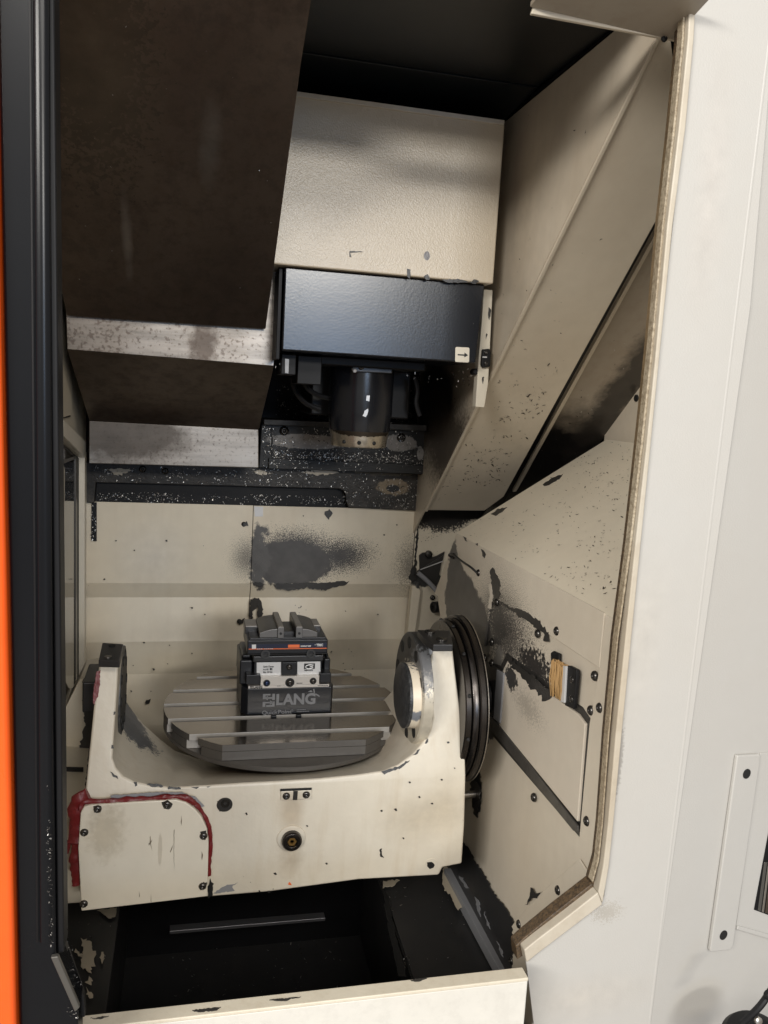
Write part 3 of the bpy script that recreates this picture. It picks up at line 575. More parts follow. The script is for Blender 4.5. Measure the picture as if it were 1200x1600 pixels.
for u,v in ((840,990),(870,986),(929,1056),(923,1110),(937,1106),(776,941),(768,1003),(757,1028),(760,1157),(834,1246),(917,1283),(872,1391),(811,1444),(803,1470),(799,1501),(768,1036),(767,1121)):
    screw(PR(u,v)+V(.0004,0,0),(-1,0,0),.0072,dh)
# wire handle
hd=smooth_path([PR(709,872)+V(-.001,0,0),PR(710,868)+V(-.012,0,0),PR(716,866)+V(-.014,0,0),PR(735,879)+V(-.014,0,0),PR(745,886)+V(-.013,0,0),PR(747,896)+V(-.001,0,0)],5)
obj('wire_handle',add_tube(bmesh.new(),hd,.0022,8),M['darksteel'],dh)
for u,v in ((709,869),(748,895)): screw(PR(u,v),(-1,0,0),.007,dh)
# shaft stub between cradle and housing
bm=bmesh.new(); add_lathe(bm,[(.007,0),(.007,.09)],along(PR(742,1241),(-1,0,0)),16); obj('shaft_stub',bm,M['steel'],dh)
lathe('cap_screw',[(.009,0),(.0145,.0),(.0145,.022),(.012,.024),(.006,.024),(.006,.016)],AY(688,948,1.96),(-.9,-.3,0),M['darksteel'],dh,20)
screw(AY(676,934,1.99),(0,-1,0),.007,dh); screw(AY(650,935,1.99),(0,-1,0),.007,dh)
# black torn corner behind the housing
ck=thing('corner_bracket',AY(675,925,1.99),'dark scraped corner bracket where the back wall meets the housing','bracket')
bm=bmesh.new(); add_prism(bm,[AY(*p,1.985) for p in ((652,893),(693,868),(690,880),(681,924),(676,920),(655,897))],V(0,.008,0)); obj('plate',bm,M['bare'],ck,.001)
bm=bmesh.new(); add_prism(bm,[AY(*p,1.99) for p in ((655,868),(660,864),(672,862),(676,871),(684,868),(695,862),(692,876),(656,892))],V(0,.005,0)); obj('plate',bm,M['bare'],ck,.001)
obj('bright_edge',add_tube(bmesh.new(),[AY(657,890,1.98),AY(692,877,1.98)],.0013,6),M['label'],ck)
obj('pipe',add_tube(bmesh.new(),smooth_path([AY(653,895,1.975),AY(668,908,1.97),AY(684,926,1.96),AY(690,940,1.95)],4),.006,8),M['filler'],ck)
lathe('knob',[(.008,0),(.010,.004),(.008,.012),(.002,.013)],AY(669,866,1.985),(0,-1,.2),M['bolt'],ck,16)
bm=bmesh.new(); add_prism(bm,[AY(*p,1.965) for p in ((644,918),(654,910),(657,925),(642,1040),(632,1040))],V(0,.025,0)); obj('corner_rail',bm,M['wall_right_back'],ck,.001)
# brush wiper
bw=thing('brush_wiper',PR(887,1105),'small brush with tan bristles between black clamp plates on the side panel','brush')
pxplate('clamp_plate',[(864,1020),(868,1017),(877,1021),(877,1084),(864,1086)],PR,.004,M['rubber'],bw,.001,proud=.004)
pxplate('clamp_plate',[(894,1040),(897,1040),(908,1046),(909,1052),(904,1108),(890,1102)],PR,.006,M['rubber'],bw,.0012,proud=.008)
pxplate('bright_edge',[(890,1040),(895,1041),(892,1098),(886,1096)],PR,.010,M['label'],bw,.0008,proud=.011)
bm=bmesh.new()
for i in range(150):
    t=random.random(); u=873+t*17+random.uniform(-1,1); v=1033+t*9+random.uniform(-4,2); w=1084+t*11+random.uniform(-3,3)
    lift=random.uniform(.002,.012); a=PR(u,v)+V(-lift,0,0); b=PR(u+random.uniform(-2,2)-1,w)+V(-lift*random.uniform(.3,1.2),0,0)
    add_tube(bm,[a,(a+b)/2+V(-random.uniform(0,.003),0,0),b],[.0011,.0011,.0005],4)
obj('bristles',bm,M['bristle'],bw)
pxplate('bristle_root',[(874,1034),(893,1044),(889,1094),(872,1084)],PR,.003,M['bristle'],bw,0,proud=.003)
for u,v in ((871,1034),(871,1062),(901,1062),(900,1092)): screw(PR(u,v)+V(-.006,0,0),(-1,0,0),.006,bw)

# ================================================================== TRUNNION CRADLE
cr=thing('trunnion_cradle',V(.16,1.40,.73),'cream U shaped cradle casting with two arms that carries the round table','machine cradle')
def front(u,v):           # upper front facet leans back a little
    y=1.27
    for _ in range(12):
        p=AY(u,v,y); y=1.27+.28*max(0,p.z-.914)
    return AY(u,v,y)
outer_r=[(728,1212),(727,1180),(722,1130),(716,1085),(711,1045),(707,1008)]
inner=[(676,1008),(672,1040),(671,1075),(674,1105),(677,1122),(672,1142),(662,1160),(645,1179),(622,1195),(600,1204),(560,1210),(500,1216),(440,1220),(380,1223),(320,1227),(270,1230),(240,1228),(210,1222),(192,1213),(181,1200),(176,1185),(177,1160),(180,1120),(183,1075),(185,1034)]
outer_l=[(156,1032),(152,1060),(147,1100),(142,1150),(137,1200),(133,1240)]
low=[(127,1292),(125,1330),(127,1421),(325,1402),(420,1394),(560,1375),(686,1368),(692,1356),(722,1350),(726,1290)]
up=[front(*p) for p in outer_r+inner+outer_l]; LN=V(0,1,.10).normalized(); LP=V(0,1.27,.914); lo=[AP(*p,LP,LN) for p in low]
lo[2]=V(-.143,1.288,.733)
def backy(p):
    z=p.z
    return 1.55 if z<.95 else max(1.40,1.55-.15*(z-.95)/.165)
bm=bmesh.new()
fu=[bm.verts.new(p) for p in up]; fl=[bm.verts.new(p) for p in lo]
loop=fu+fl; i0=len(outer_r); i1=i0+len(inner)
bk=[bm.verts.new((v.co.x,backy(v.co),v.co.z-(.085*min(1,max(0,(1.0-v.co.z)/.07))*min(1,max(0,(v.co.x+.095)/.11))*min(1,max(0,(.41-v.co.x)/.10)) if i0<=k<i1 else 0))) for k,v in enumerate(loop)]
bm.faces.new(fu); bm.faces.new([fu[-1]]+fl+[fu[0]]); bm.faces.new(bk[::-1]); n=len(loop)
for i in range(n): bm.faces.new((loop[i],bk[i],bk[(i+1)%n],loop[(i+1)%n]))
bmesh.ops.recalc_face_normals(bm,faces=bm.faces)
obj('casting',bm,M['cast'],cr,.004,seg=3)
# machined arm tops
zt=up[0].z
def armtop(px,z):
    bm=bmesh.new(); add_prism(bm,[AZ(*p,z) for p in px],V(0,0,-.012)); return bm
obj('arm_top',armtop([(154,1031),(187,1032),(193,1006),(160,1004)],1.1215),M['darksteel'],cr,.0015)
for u,v in ((169,1026),(175,1009)): lathe('bolt_hole',[(.0055,0),(.0055,.0008)],AZ(u,v,1.1218),(0,0,1),M['hole'] if v<1020 else M['steel'],cr,16)
obj('arm_top',armtop([(677,1007),(708,1007),(703,985),(652,984),(662,996)],1.1515),M['darksteel'],cr,.0015)
for u,v in ((690,1000),(672,988)): lathe('bolt_head',[(.009,0),(.009,.003),(.005,.004)],AZ(u,v,1.152),(0,0,1),M['bolt'],cr,16)
patch('filler_smear',[(656,996),(664,996),(676,1010),(674,1022),(668,1024),(662,1010)],front,M['filler'],cr,jag=1,proud=.004)
# hubs on the arms
ax=V(.405,1.36,1.04)
bm=bmesh.new(); add_lathe(bm,[(.098,0),(.098,.016),(.094,.019)],along(ax,(-1,0,0)),56); hf=obj('hub_flange',bm,M['flange'],cr,.001)
lathe('hub_side',[(.0575,0),(.0545,.026)],V(.396,1.325,1.040),(-1,0,0),M['hubside'],cr,48)
lathe('hub_face',[(.0555,0),(.0555,.005),(.050,.008)],V(.3715,1.325,1.040),(-1,0,0),M['hubface'],cr,48)
for k in range(10):
    a=2*math.pi*k/10+.2; lathe('flange_hole',[(.0105,0),(.0105,.0012)],V(.3865,ax.y+.080*math.cos(a),ax.z+.080*math.sin(a)),(-1,0,0),M['hole'],hf,16)
bm=bmesh.new(); add_lathe(bm,[(.076,0),(.076,.004)],along(V(-.104,1.44,1.02),(1,0,0)),48); hf=obj('hub_flange',bm,M['hubface'],cr,.001)
for k in range(10):
    a=2*math.pi*k/10; lathe('flange_hole',[(.0085,0),(.0085,.001)],V(-.0998,1.44+.060*math.cos(a),1.02+.060*math.sin(a)),(1,0,0),M['hole'],hf,14)
# chipped bowl edge
for px in ([(595,1206),(610,1201),(622,1198),(634,1190),(640,1188),(630,1198),(615,1204),(600,1209)],[(645,1180),(652,1172),(656,1170),(650,1180)],[(664,1162),(668,1154),(670,1156),(666,1163)],
           [(230,1225),(243,1224),(256,1227),(254,1230),(236,1229)],[(262,1229),(283,1230),(282,1233),(262,1232)],[(209,1222),(214,1222),(215,1227),(211,1228)],[(172,1205),(176,1213),(185,1217),(182,1213),(176,1207)],
           [(300,1230),(312,1229),(306,1233)],[(322,1229),(330,1228),(326,1232)],[(177,1112),(180,1111),(180,1118),(177,1118)],[(174,1165),(177,1164),(177,1170),(174,1171)]):
    patch('paint_chip',px,front,M['bare'],cr,jag=1.6,proud=.0012)
FR=PP(LP,LN)
for px in ([(334,1396),(344,1388),(356,1383),(372,1378),(362,1386),(365,1391),(350,1394)],): patch('filler_smear',px,FR,M['filler'],cr,jag=1.5)
for u,v in ((385,1271),(480,1290),(595,1330),(596,1267),(510,1349),(618,1265),(630,1310),(405,1392),(420,1393),(430,1365),(690,1218),(710,1200),(640,1222),(655,1245),(700,1160),(675,1255)):
    a=random.uniform(1.4,2.6); patch('paint_chip',[(u-a,v-a*.5),(u+a*.4,v-a*.9),(u+a,v+a*.3),(u-a*.2,v+a*.8)],FR if v>1225 else front,M['bare'],cr,jag=.7,proud=.0012)
patch('scratch',[(593,1326),(596,1325),(597,1336),(600,1340),(594,1338)],FR,M['bare'],cr,jag=.8)
# red streak on the left arm and red sealant round the cover plate
patch('red_streak',[(151,1050),(157,1047),(156,1070),(153,1088),(148,1102),(145,1098),(147,1075)],front,M['red'],cr,jag=1.2,proud=.0015)
wob=lambda p,a: 1+.35*noise.noise(p*180+V(a,0,0))
CP=PY(1.252)
red=smooth_path([CP(*p) for p in ((126,1268),(128,1257),(150,1256.5),(190,1255),(230,1252.5),(262,1249),(285,1249.5),(300,1256),(314,1270),(325,1290),(329,1310),(329,1330),(327,1352),(327,1372))],6)
obj('sealant_bead',add_tube(bmesh.new(),[p+V(0,.008,0) for p in red],[.0046+.0030*noise.noise(p*55) if p.x<.02 else .0034+.0014*noise.noise(p*80) for p in red],10,1.0,wob),M['red'],cr)
red2=smooth_path([CP(*p) for p in ((135,1249),(122,1256),(116,1270),(117,1300),(116,1325),(113,1345),(115,1365),(116,1390))],6)
obj('sealant_bead',add_tube(bmesh.new(),[p+V(.002,.012,0) for p in red2],[(.0125 if p.z>.84 else .0075)*(1+.3*noise.noise(p*60)) for p in red2],12,.5,wob),M['red'],cr)
red3=smooth_path([CP(*p) for p in ((112,1262),(110,1280),(108,1310),(104,1342))],5)
obj('sealant_bead',add_tube(bmesh.new(),[p+V(0,.014,0) for p in red3],[.004,.004]+[.0028]*(len(red3)-4)+[.0016,.0006],8,.8,wob),M['red'],cr)
patch('filler_smear',[(173,1242),(215,1239),(250,1236.5),(285,1237),(306,1244),(319,1258),(311,1262),(290,1250),(260,1246),(175,1249)],PY(1.2665),M['filler'],cr,jag=.8,proud=.003)
patch('bare_patch',[(328,1372),(333,1380),(332,1398),(326,1403),(324,1390)],FR,M['hole'],cr,jag=1.5,proud=.002)
cv=[(127,1424),(122,1325),(126,1270),(131,1261),(142,1258),(200,1254),(275,1250),(290,1254),(304,1264),(315,1277),(323,1294),(326,1318),(324,1401)]
bm=bmesh.new(); add_prism(bm,[CP(*p) for p in cv],V(0,.034,0)); cvp=obj('cover_plate',bm,M['cover'],cr,.002)
for u,v in ((152.5,1264),(261,1257),(131.7,1300.5),(318,1306),(316.5,1384.5),(131,1412)): screw(CP(u,v),(0,-1,0),.0062,cvp)
for px in ([(252,1254),(262,1250),(270,1256),(266,1264),(256,1264)],[(310,1384),(318,1378),(324,1379),(322,1388),(312,1391)],[(146,1260),(158,1259),(158,1269),(147,1269)],[(313,1300),(322,1298),(321,1312),(316,1312)]):
    patch('bare_patch',px,CP,M['bare'],cr,jag=1,proud=.0004)
for px in ([(233,1308),(235,1306),(236,1318),(240,1330),(236,1322),(233,1316)],[(271,1297),(273,1296),(272,1330),(273,1360),(271,1340)],[(282,1284),(284,1274),(285,1284),(283,1290)],[(264,1330),(272,1320),(271,1324),(265,1332)],[(230,1318),(240,1312),(238,1316),(231,1321)],[(236,1396),(237,1410),(235,1408)],[(315,1330),(318,1336),(316,1344),(314,1340)],[(217,1392),(219,1400),(217,1402)]):
    patch('scratch',[(sum(p[0] for p in px)/len(px)+(q[0]-sum(p[0] for p in px)/len(px))*.55,q[1]) for q in px],CP,M['scratch'],cr,jag=.35,proud=.0005,step=2)
# nozzle, two-screw block, plugs
nz=FR(455,1309)
lathe('nozzle_collar',[(.024,0),(.024,.003),(.0205,.005)],nz+V(0,.001,0),-LN,M['cast'],cr,32,.001)
lathe('nozzle_body',[(.0165,0),(.0165,.010),(.0145,.013),(.0085,.013),(.0085,.007)],nz+V(0,-.003,0),(0,-1,0),M['ring'],cr,24,.0006)
lathe('nozzle_core',[(.0075,0),(.0075,.010),(.0035,.010),(.003,.007)],nz+V(0,-.003,0),(0,-1,0),M['brass'],cr,6)
bm=bmesh.new(); add_prism(bm,[FR(*p) for p in ((438.5,1235),(487,1233),(487,1247),(438.5,1249.5))],V(0,-.0035,0)); obj('screw_block',bm,M['cast'],cr,.0015)
pxplate('block_slot',[(458,1234),(465,1234),(464,1248),(457,1248)],FR,.0005,M['bare'],cr,0,proud=.0038)
pxplate('block_shadow_gap',[(438,1233),(487,1231),(487,1234),(438,1236)],PY(1.269),.002,M['hole'],cr,0,proud=.001)
for u,v in ((447,1242),(478,1240)): screw(FR(u,v)+V(0,-.0036,0),(0,-1,0),.0062,cr)
lathe('plug_seat',[(.0125,0),(.0125,.0012)],FR(351,1257),-LN,M['bare'],cr,24)
patch('bare_patch',[(340,1252),(350,1249),(362,1253),(362,1262),(354,1267),(343,1266)],FR,M['bare'],cr,jag=1.2,proud=.0016)
lathe('plug',[(.007,0),(.007,.003),(.003,.003),(.003,.001)],FR(352,1254),-LN,M['bolt'],cr,20)
lathe('plug_seat',[(.0125,0),(.0125,.0008),(.0112,.0008)],FR(673,1351),-LN,M['cast'],cr,28)
patch('plug',[(667,1347),(674,1346),(679,1350),(677,1355),(671,1357),(667,1353)],FR,M['hole'],cr,jag=.8,proud=.0015)
patch('rust_spot',[(451,1378),(454,1379),(456,1383),(450,1382)],FR,M['orangeprint'],cr,jag=.6)
patch('bare_patch',[(124,1258),(131,1250),(140,1160),(138,1215),(134,1242),(128,1262)],PY(1.30),M['bare'],cr,jag=1.5)

# drive ring between cradle and housing
dr=thing('drive_ring',V(.50,1.38,.85),'large glossy black stepped ring between the right arm and the side panel','drive ring')
rc_=V(.463,1.405,1.003)
lathe('inner_ring',[(.10,0),(.140,0),(.142,.002),(.142,.010),(.139,.013)],rc_,(1,0,0),M['ring'],dr,72)
lathe('middle_ring',[(.12,0),(.145,0),(.146,.002),(.146,.009),(.1435,.011)],rc_+V(.013,0,0),(1,0,0),M['ring'],dr,72)
lathe('outer_ring',[(.12,0),(.149,0),(.151,.002),(.151,.010),(.146,.013)],rc_+V(.024,0,0),(1,0,0),M['ring'],dr,72)
lathe('edge_ring',[(.12,0),(.1515,0),(.1515,.0014)],rc_+V(.037,0,0),(1,0,0),M['steel'],dr,72)
lathe('drive_flange',[(.01,0),(.03,0),(.03,.05)],rc_+V(.0385,0,0),(1,0,0),M['darksteel'],dr,64)
for k in range(12):
    a=2*math.pi*k/12+.15; screw(rc_+V(.007,.1430*math.cos(a),.1430*math.sin(a)),(0,math.cos(a),math.sin(a)),.0035,dr,M['hole'])

# ================================================================== ROTARY TABLE
TC=V(.19,1.541,.95); TR=.225
rt=thing('rotary_table',V(TC.x,TC.y,.86),'round grey steel table with five straight T slots inside the cradle','rotary table')
slots=[1.395,1.468,1.541,1.614,1.687]; hw=.0085; hw2=.014
def chord_piece(y0,y1,z0,z1,r=TR):
    pts=[]; n=14
    f=lambda y: math.sqrt(max(1e-9,r*r-(y-TC.y)**2))
    ys=[y0+(y1-y0)*i/n for i in range(n+1)]
    pts=[V(TC.x+f(y),y,z1) for y in ys]+[V(TC.x-f(y),y,z1) for y in ys[::-1]]
    bm=bmesh.new(); add_prism(bm,pts,V(0,0,z0-z1)); return bm
edges=[TC.y-TR+.0002]+sorted([s-hw for s in slots]+[s+hw for s in slots])+[TC.y+TR-.0002]
cutp=V(TC.x,1.353,.95); cutn=V(0,-1,0)
def cut(bm):
    for p,nr in ((cutp,cutn),(V(TC.x,2*TC.y-1.353,.95),V(0,1,0))):
        g=bm.verts[:]+bm.edges[:]+bm.faces[:]
        r=bmesh.ops.bisect_plane(bm,geom=g,plane_co=p,plane_no=nr,clear_outer=True)
        es=[e for e in r['geom_cut'] if isinstance(e,bmesh.types.BMEdge)]
        if es:
            ff=bmesh.ops.holes_fill(bm,edges=es)['faces']
            for f in ff: f.material_index=1
    bmesh.ops.recalc_face_normals(bm,faces=bm.faces); return bm
def tint(bm):
    for f in bm.faces:
        f.normal_update()
        if abs(f.normal.z)<.5 and f.material_index==0: f.material_index=2 if f.normal.y<-.9 else 1  # slot walls facing forward take the paler steel, light put into colour
    return bm
for i in range(0,len(edges),2):
    y0,y1=edges[i],edges[i+1]
    bm=cut(chord_piece(y0,y1,.938,.95)); tint(bm)
    low_=chord_piece(y0+(0 if i==0 else hw2-hw),y1-(0 if i==10 else hw2-hw),.922,.9378); cut(low_); tint(low_)
    me=bpy.data.meshes.new('t'); low_.to_mesh(me); low_.free(); bm.from_mesh(me); bpy.data.meshes.remove(me)
    obj('table_segment',bm,[M['table'],M['tablecut'],M['tableedge']],rt,.0006)
lathe('table_base',[(.05,0),(.221,0),(TR,.003),(TR,.0094),(TR-.0012,.0104),(.05,.0104)],V(TC.x,TC.y,.9114),(0,0,1),M['tablecut'],rt,128)
lathe('pedestal',[(.15,0),(.15,.046)],V(TC.x,TC.y,.865),(0,0,1),M['darksteel'],rt,48)

# ================================================================== CLAMPING BASE AND VISE
fy=1.478
F=PY(fy)
def Z(v,u=445): return F(u,v).z
xl=F(387,1100).x; xR=F(514,1100).x; cx=(xl+xR)/2
def X(u,v=1100): return F(u,v).x
qb=thing('clamping_base',V(cx,1.55,.951),'black clamping block with big LANG lettering and silver band on the slotted table','clamping block')
b0=.951; b1=Z(1075); bt=Z(1057); dep=.145
bm=bmesh.new(); c_=.011
oct_=[V(xl-.012+c_,fy,b0),V(xR+.008-.004,fy,b0),V(xR+.008,fy+.012,b0),V(xR+.008,fy+dep,b0),V(xl-.012,fy+dep,b0),V(xl-.012,fy+.014,b0)]
oct_[0]=V(xl-.001,fy,b0)
add_prism(bm,oct_,V(0,0,b1-b0)); blk=obj('block',bm,M['anod'],qb,.0016)
for uu in (428,467): box('key_foot',(X(uu)-.005,fy-.007,.943),(X(uu)+.005,fy-.0015,.9505),M['anod'],qb,.001)
bm=bmesh.new(); add_box(bm,(xl,fy-.0005,b1+.0004),(xR-.0015,fy+dep-.01,Z(1071)));
band=obj('band',bm,M['band'],qb,.0005)
bm=bmesh.new(); add_box(bm,(X(406),fy,Z(1071)+.0002),(X(497),fy+dep-.02,bt)); obj('band_step',bm,M['band'],qb,.0005)
for u0,u1 in ((383,405.5),(497.5,515)):
    box('clamp_shoe',(X(u0),fy-.002,Z(1068)),(X(u1),fy+.05,Z(1053)),M['anod'],qb,.0015)
for u0,u1 in ((374,394),(506,516)):
    bm=bmesh.new(); add_box(bm,(X(u0),fy+.02,Z(1074)),(X(u1),fy+dep-.02,Z(1036))); add_box(bm,(X(u0)+.004,fy+.03,Z(1036)),(X(u1)-.003,fy+dep-.03,Z(1030))); obj('clamp_arm',bm,M['anod'],qb,.003)
for u,v,r,mm in ((415.5,1066.5,.0064,'bluescrew'),(451.5,1066.5,.0086,'bolt'),(487.5,1065,.0064,'bolt')):
    lathe('screw_seat',[(r,0),(r,.0006)],V(X(u),fy-.0004,Z(v)),(0,-1,0),M['hole'],qb,24); screw(V(X(u),fy-.0012,Z(v)),(0,-1,0),r*.72,qb,M[mm])
tf=fy-.0012
# lettering
text('lettering','LANG',V(X(430.5),tf,Z(1100.2)),.0285,M['greyprint'],blk,bold=.0011,squeeze=.98)
text('lettering','Quick',V(X(409.5),tf,Z(1115.0)),.0108,M['greyprint'],blk,bold=.0002,squeeze=1.08)
text('lettering','Point',V(X(434.5),tf,Z(1114.6)),.0108,M['greyprint'],blk,bold=.0002,squeeze=1.12)
lathe('lettering_dot',[(.0012,0),(.0012,.0004)],V(X(432.3),tf,Z(1113.6)),(0,-1,0),M['greyprint'],blk,10)
text('lettering','®',V(X(455.4),tf,Z(1111.8)),.006,M['greyprint'],blk)
for v in (1109.3,1112.2):
    bm=bmesh.new(); u=464
    while u<(477 if v<1110 else 483):
        w=random.uniform(1.2,2.6); add_box(bm,(X(u),tf-.0002,Z(v+.5)),(X(u+w),tf+.0003,Z(v-.6))); u+=w+.5
    obj('small_print',bm,M['greyprint'],blk,0,False)
def emblem(u0,v0,u1,v1,yy,m,parent):
    """square emblem of two opposed arrows cut from a frame"""
    x0,x1=X(u0),X(u1); zt,zb=Z(v0),Z(v1); w=x1-x0; h=zt-zb; P=lambda a,b:V(x0+a*w,yy,zb+b*h); bm=bmesh.new()
    def bx(a0,b0,a1,b1): add_box(bm,P(a0,b0),P(a1,b1)+V(0,.0004,0))
    bx(0,.0,.22,.40); bx(0,.60,.22,1); bx(.78,.0,1,.40); bx(.78,.52,1,1); bx(.22,.88,.62,1); bx(.3,0,.78,.12)
    bx(.34,.62,.78,.74); add_prism(bm,[P(.12,.68),P(.42,.50),P(.42,.86)],V(0,.0004,0))
    bx(.22,.26,.66,.38); add_prism(bm,[P(.90,.32),P(.60,.14),P(.60,.50)],V(0,.0004,0))
    return obj('emblem',bm,m,parent,0,False)
emblem(410.3,1083.2,429,1103,tf,M['greyprint'],blk)
emblem(389.7,1069.8,394,1074,fy-.0012,M['ink'],band)
text('lettering','LANG',V(X(394.8),fy-.0010,Z(1074)),.0062,M['ink'],band,bold=.0002)
def bars(u0,u1,v,hgt,yy,m,parent):
    bm=bmesh.new(); u=u0
    while u<u1:
        w=min(random.uniform(1.0,2.2),u1-u); add_box(bm,(X(u),yy,Z(v+hgt/2)),(X(u+w),yy+.0004,Z(v-hgt/2))); u+=w+.4
    return obj('small_print',bm,m,parent,0,False)
bars(495,511,1067.6+5,1.1,fy-.0010,M['ink'],band); bars(462,471,1068,1.2,fy-.0006,M['ink'],band); bars(432,437,1071.6,.7,fy-.0006,M['ink'],band); bars(499,511,1069.6,.9,fy-.0010,M['ink'],band)
for px in ([(481,1081),(487,1078),(489,1081),(485,1082)],[(489,1077),(491,1076),(492,1082),(490,1084)],[(493,1083),(500,1087.5),(499,1088.5),(492,1085)]): patch('scuff',px,PY(fy-.0014),M['greyprint'],blk,jag=.7,proud=.0004,step=1.5)

# riser with two labels (top of the base) --------------------------------------------
ry=fy+.010; RP=PY(ry)
rx=lambda u,v: RP(u,v).x; rz=lambda v: RP(450,v).z
box('riser',(rx(397,1040),ry,bt+.0002),(rx(503,1040),ry+.115,rz(1024)),M['anod'],qb,.0015)
box('top_collar',(rx(395,1030),ry-.004,rz(1033)),(rx(505,1030),ry+.118,rz(1023.5)),M['darksteel'],qb,.002)
box('centre_lug',(rx(440,1040),ry-.005,bt+.0004),(rx(463,1040),ry+.01,rz(1033.5)),M['anod'],qb,.0012)
screw(V(rx(451.5,1041),ry-.0055,rz(1041)),(0,-1,0),.0055,qb)
for u0,u1,v0,v1 in ((401,439,1034.5,1057),(464.5,500.5,1033.5,1055.5)):
    bm=bmesh.new(); add_prism(bm,[RP(u0,v0+.6),RP(u1,v0),RP(u1,v1-.6),RP(u0,v1)],V(0,-.0008,0)); lab=obj('label_plate',bm,M['label'],qb,.0002); labs=globals().setdefault('labs',[]); labs.append(lab)
for s,v in (('Quick Change',1041.8),('Art.NR    52',1046.2),('Max. 50 Nm',1050.3)):
    text('lettering',s,V(rx(411,v),ry-.0011,rz(v)),.0046,M['ink'],labs[0],bold=.0001,squeeze=.74)
bm=bmesh.new(); add_box(bm,(rx(421.5,1044),ry-.0013,rz(1046.2)),(rx(424.5,1044),ry-.0009,rz(1043))); obj('lettering_square',bm,M['ink'],labs[0],0)
bm=bmesh.new(); add_box(bm,(rx(475,1040),ry-.0011,rz(1045.6)),(rx(492,1040),ry-.0007,rz(1037))); obj('emblem_field',bm,M['ink'],labs[1],0)
bm=bmesh.new(); gp=[RP(489.5,1039.2),RP(484,1038.6),RP(478.8,1040),RP(477.4,1042.2),RP(480,1044.2),RP(485,1044.4),RP(488,1043.2),RP(488.4,1041.6),RP(484,1041.6)]
add_tube(bm,smooth_path([p+V(0,-.0013,0) for p in gp],4),.0009,6,.3); obj('emblem_letter',bm,M['label'],labs[1])
text('lettering','GERARDI',V(rx(475,1048.6),ry-.0011,rz(1048.6)),.0036,M['ink'],labs[1],bold=.00012,squeeze=1.12)
for u0,u1,v in ((401,439,1058.3),(465,500,1056.8)): bm=bmesh.new(); add_box(bm,(rx(u0,v),ry-.001,rz(v+1)),(rx(u1,v),ry-.0002,rz(v-.8))); obj('bright_edge',bm,M['label'],qb,.0002)

# the vise on top ---------------------------------------------------------------------
vy=fy+.004; VP=PY(vy); vx=lambda u,v=1010: VP(u,v).x; vz=lambda v,u=450: VP(u,v).z
vi=thing('vise',V(vx(450),1.55,vz(1024)),'small machinist vise with two steel jaws and an orange striped label on the black block','vise')
zb=rz(1023.5)+.0004; zt2=vz(1000)
box('body',(vx(386.5),vy,zb+.004),(vx(512),vy+.11,zt2),M['anod'],vi,.0018)
box('foot',(vx(394),vy+.006,zb),(vx(505),vy+.105,zb+.0042),M['darksteel'],vi,.001)
for u in (415,486): lathe('clamp_screw',[(.0085,0),(.0085,.005),(.005,.005),(.005,.002)],V(vx(u),vy+.002,zb+.0035),(0,-1,.15),M['hole'],vi,18)
bm=bmesh.new(); add_prism(bm,[VP(388.5,1007),VP(510.5,1004.5),VP(510.5,1011.8),VP(388.5,1013.2)],V(0,-.0006,0)); ls_=obj('label_strip',bm,M['navy'],vi,.0001)
bm=bmesh.new(); add_prism(bm,[VP(388.5,1013.6),VP(510.5,1012.2),VP(510.5,1013.4),VP(388.5,1014.8)],V(0,-.0006,0)); obj('red_line',bm,M['orangeprint'],vi,.0001)
bm=bmesh.new(); add_prism(bm,[VP(450,1007.2),VP(468,1006.8),VP(468,1011.6),VP(450,1012)],V(0,-.0009,0)); obj('orange_field',bm,M['orangeprint'],vi,.0001)
bm=bmesh.new(); add_prism(bm,[VP(393.5,1007),VP(400,1006.8),VP(400,1013.4),VP(393.5,1013.7)],V(0,-.0009,0)); obj('emblem_field',bm,M['label'],vi,.0001)
text('lettering','COMPACT GRIP',V(vx(469.5),vy-.0009,vz(1010.6)),.0034,M['label'],ls_,bold=.0002,squeeze=.80)
text('lettering','x',V(vx(491.5),vy-.0009,vz(1008.6)),.0034,M['label'],ls_,bold=.0001)
text('lettering','TRIC',V(vx(494.2),vy-.0009,vz(1010.0)),.0062,M['label'],ls_,bold=.0003,squeeze=.92)
bars_=bmesh.new()
for u in (402,405,408,413,416,419,422,424.5): add_box(bars_,(vx(u),vy-.0009,vz(1013.4)),(vx(u+1.8),vy-.0006,vz(1012.6)))
obj('small_print',bars_,M['label'],ls_,0,False)
box('groove',(vx(387),vy-.0004,vz(1022.4)),(vx(511.5),vy+.01,vz(1021.4)),M['hole'],vi,0)
for u0,u1,v0,v1 in ((385,405,984,990),(494,506,983,989)):
    bm=bmesh.new(); add_box(bm,(vx(u0),vy+.045,zt2-.001),(vx(u1),vy+.095,vz(990))); obj('guide_end',bm,M['darksteel'],vi,.001)
    bm=bmesh.new(); add_box(bm,(vx(u0)+.001,vy+.046,vz(990)),(vx(u1)-.001,vy+.094,vz(988.6))); obj('guide_top',bm,M['tableedge'],vi,.0005)
box('guide_rail',(vx(390),vy+.004,zt2-.001),(vx(509),vy+.106,zt2+.0035),M['darksteel'],vi,.001)
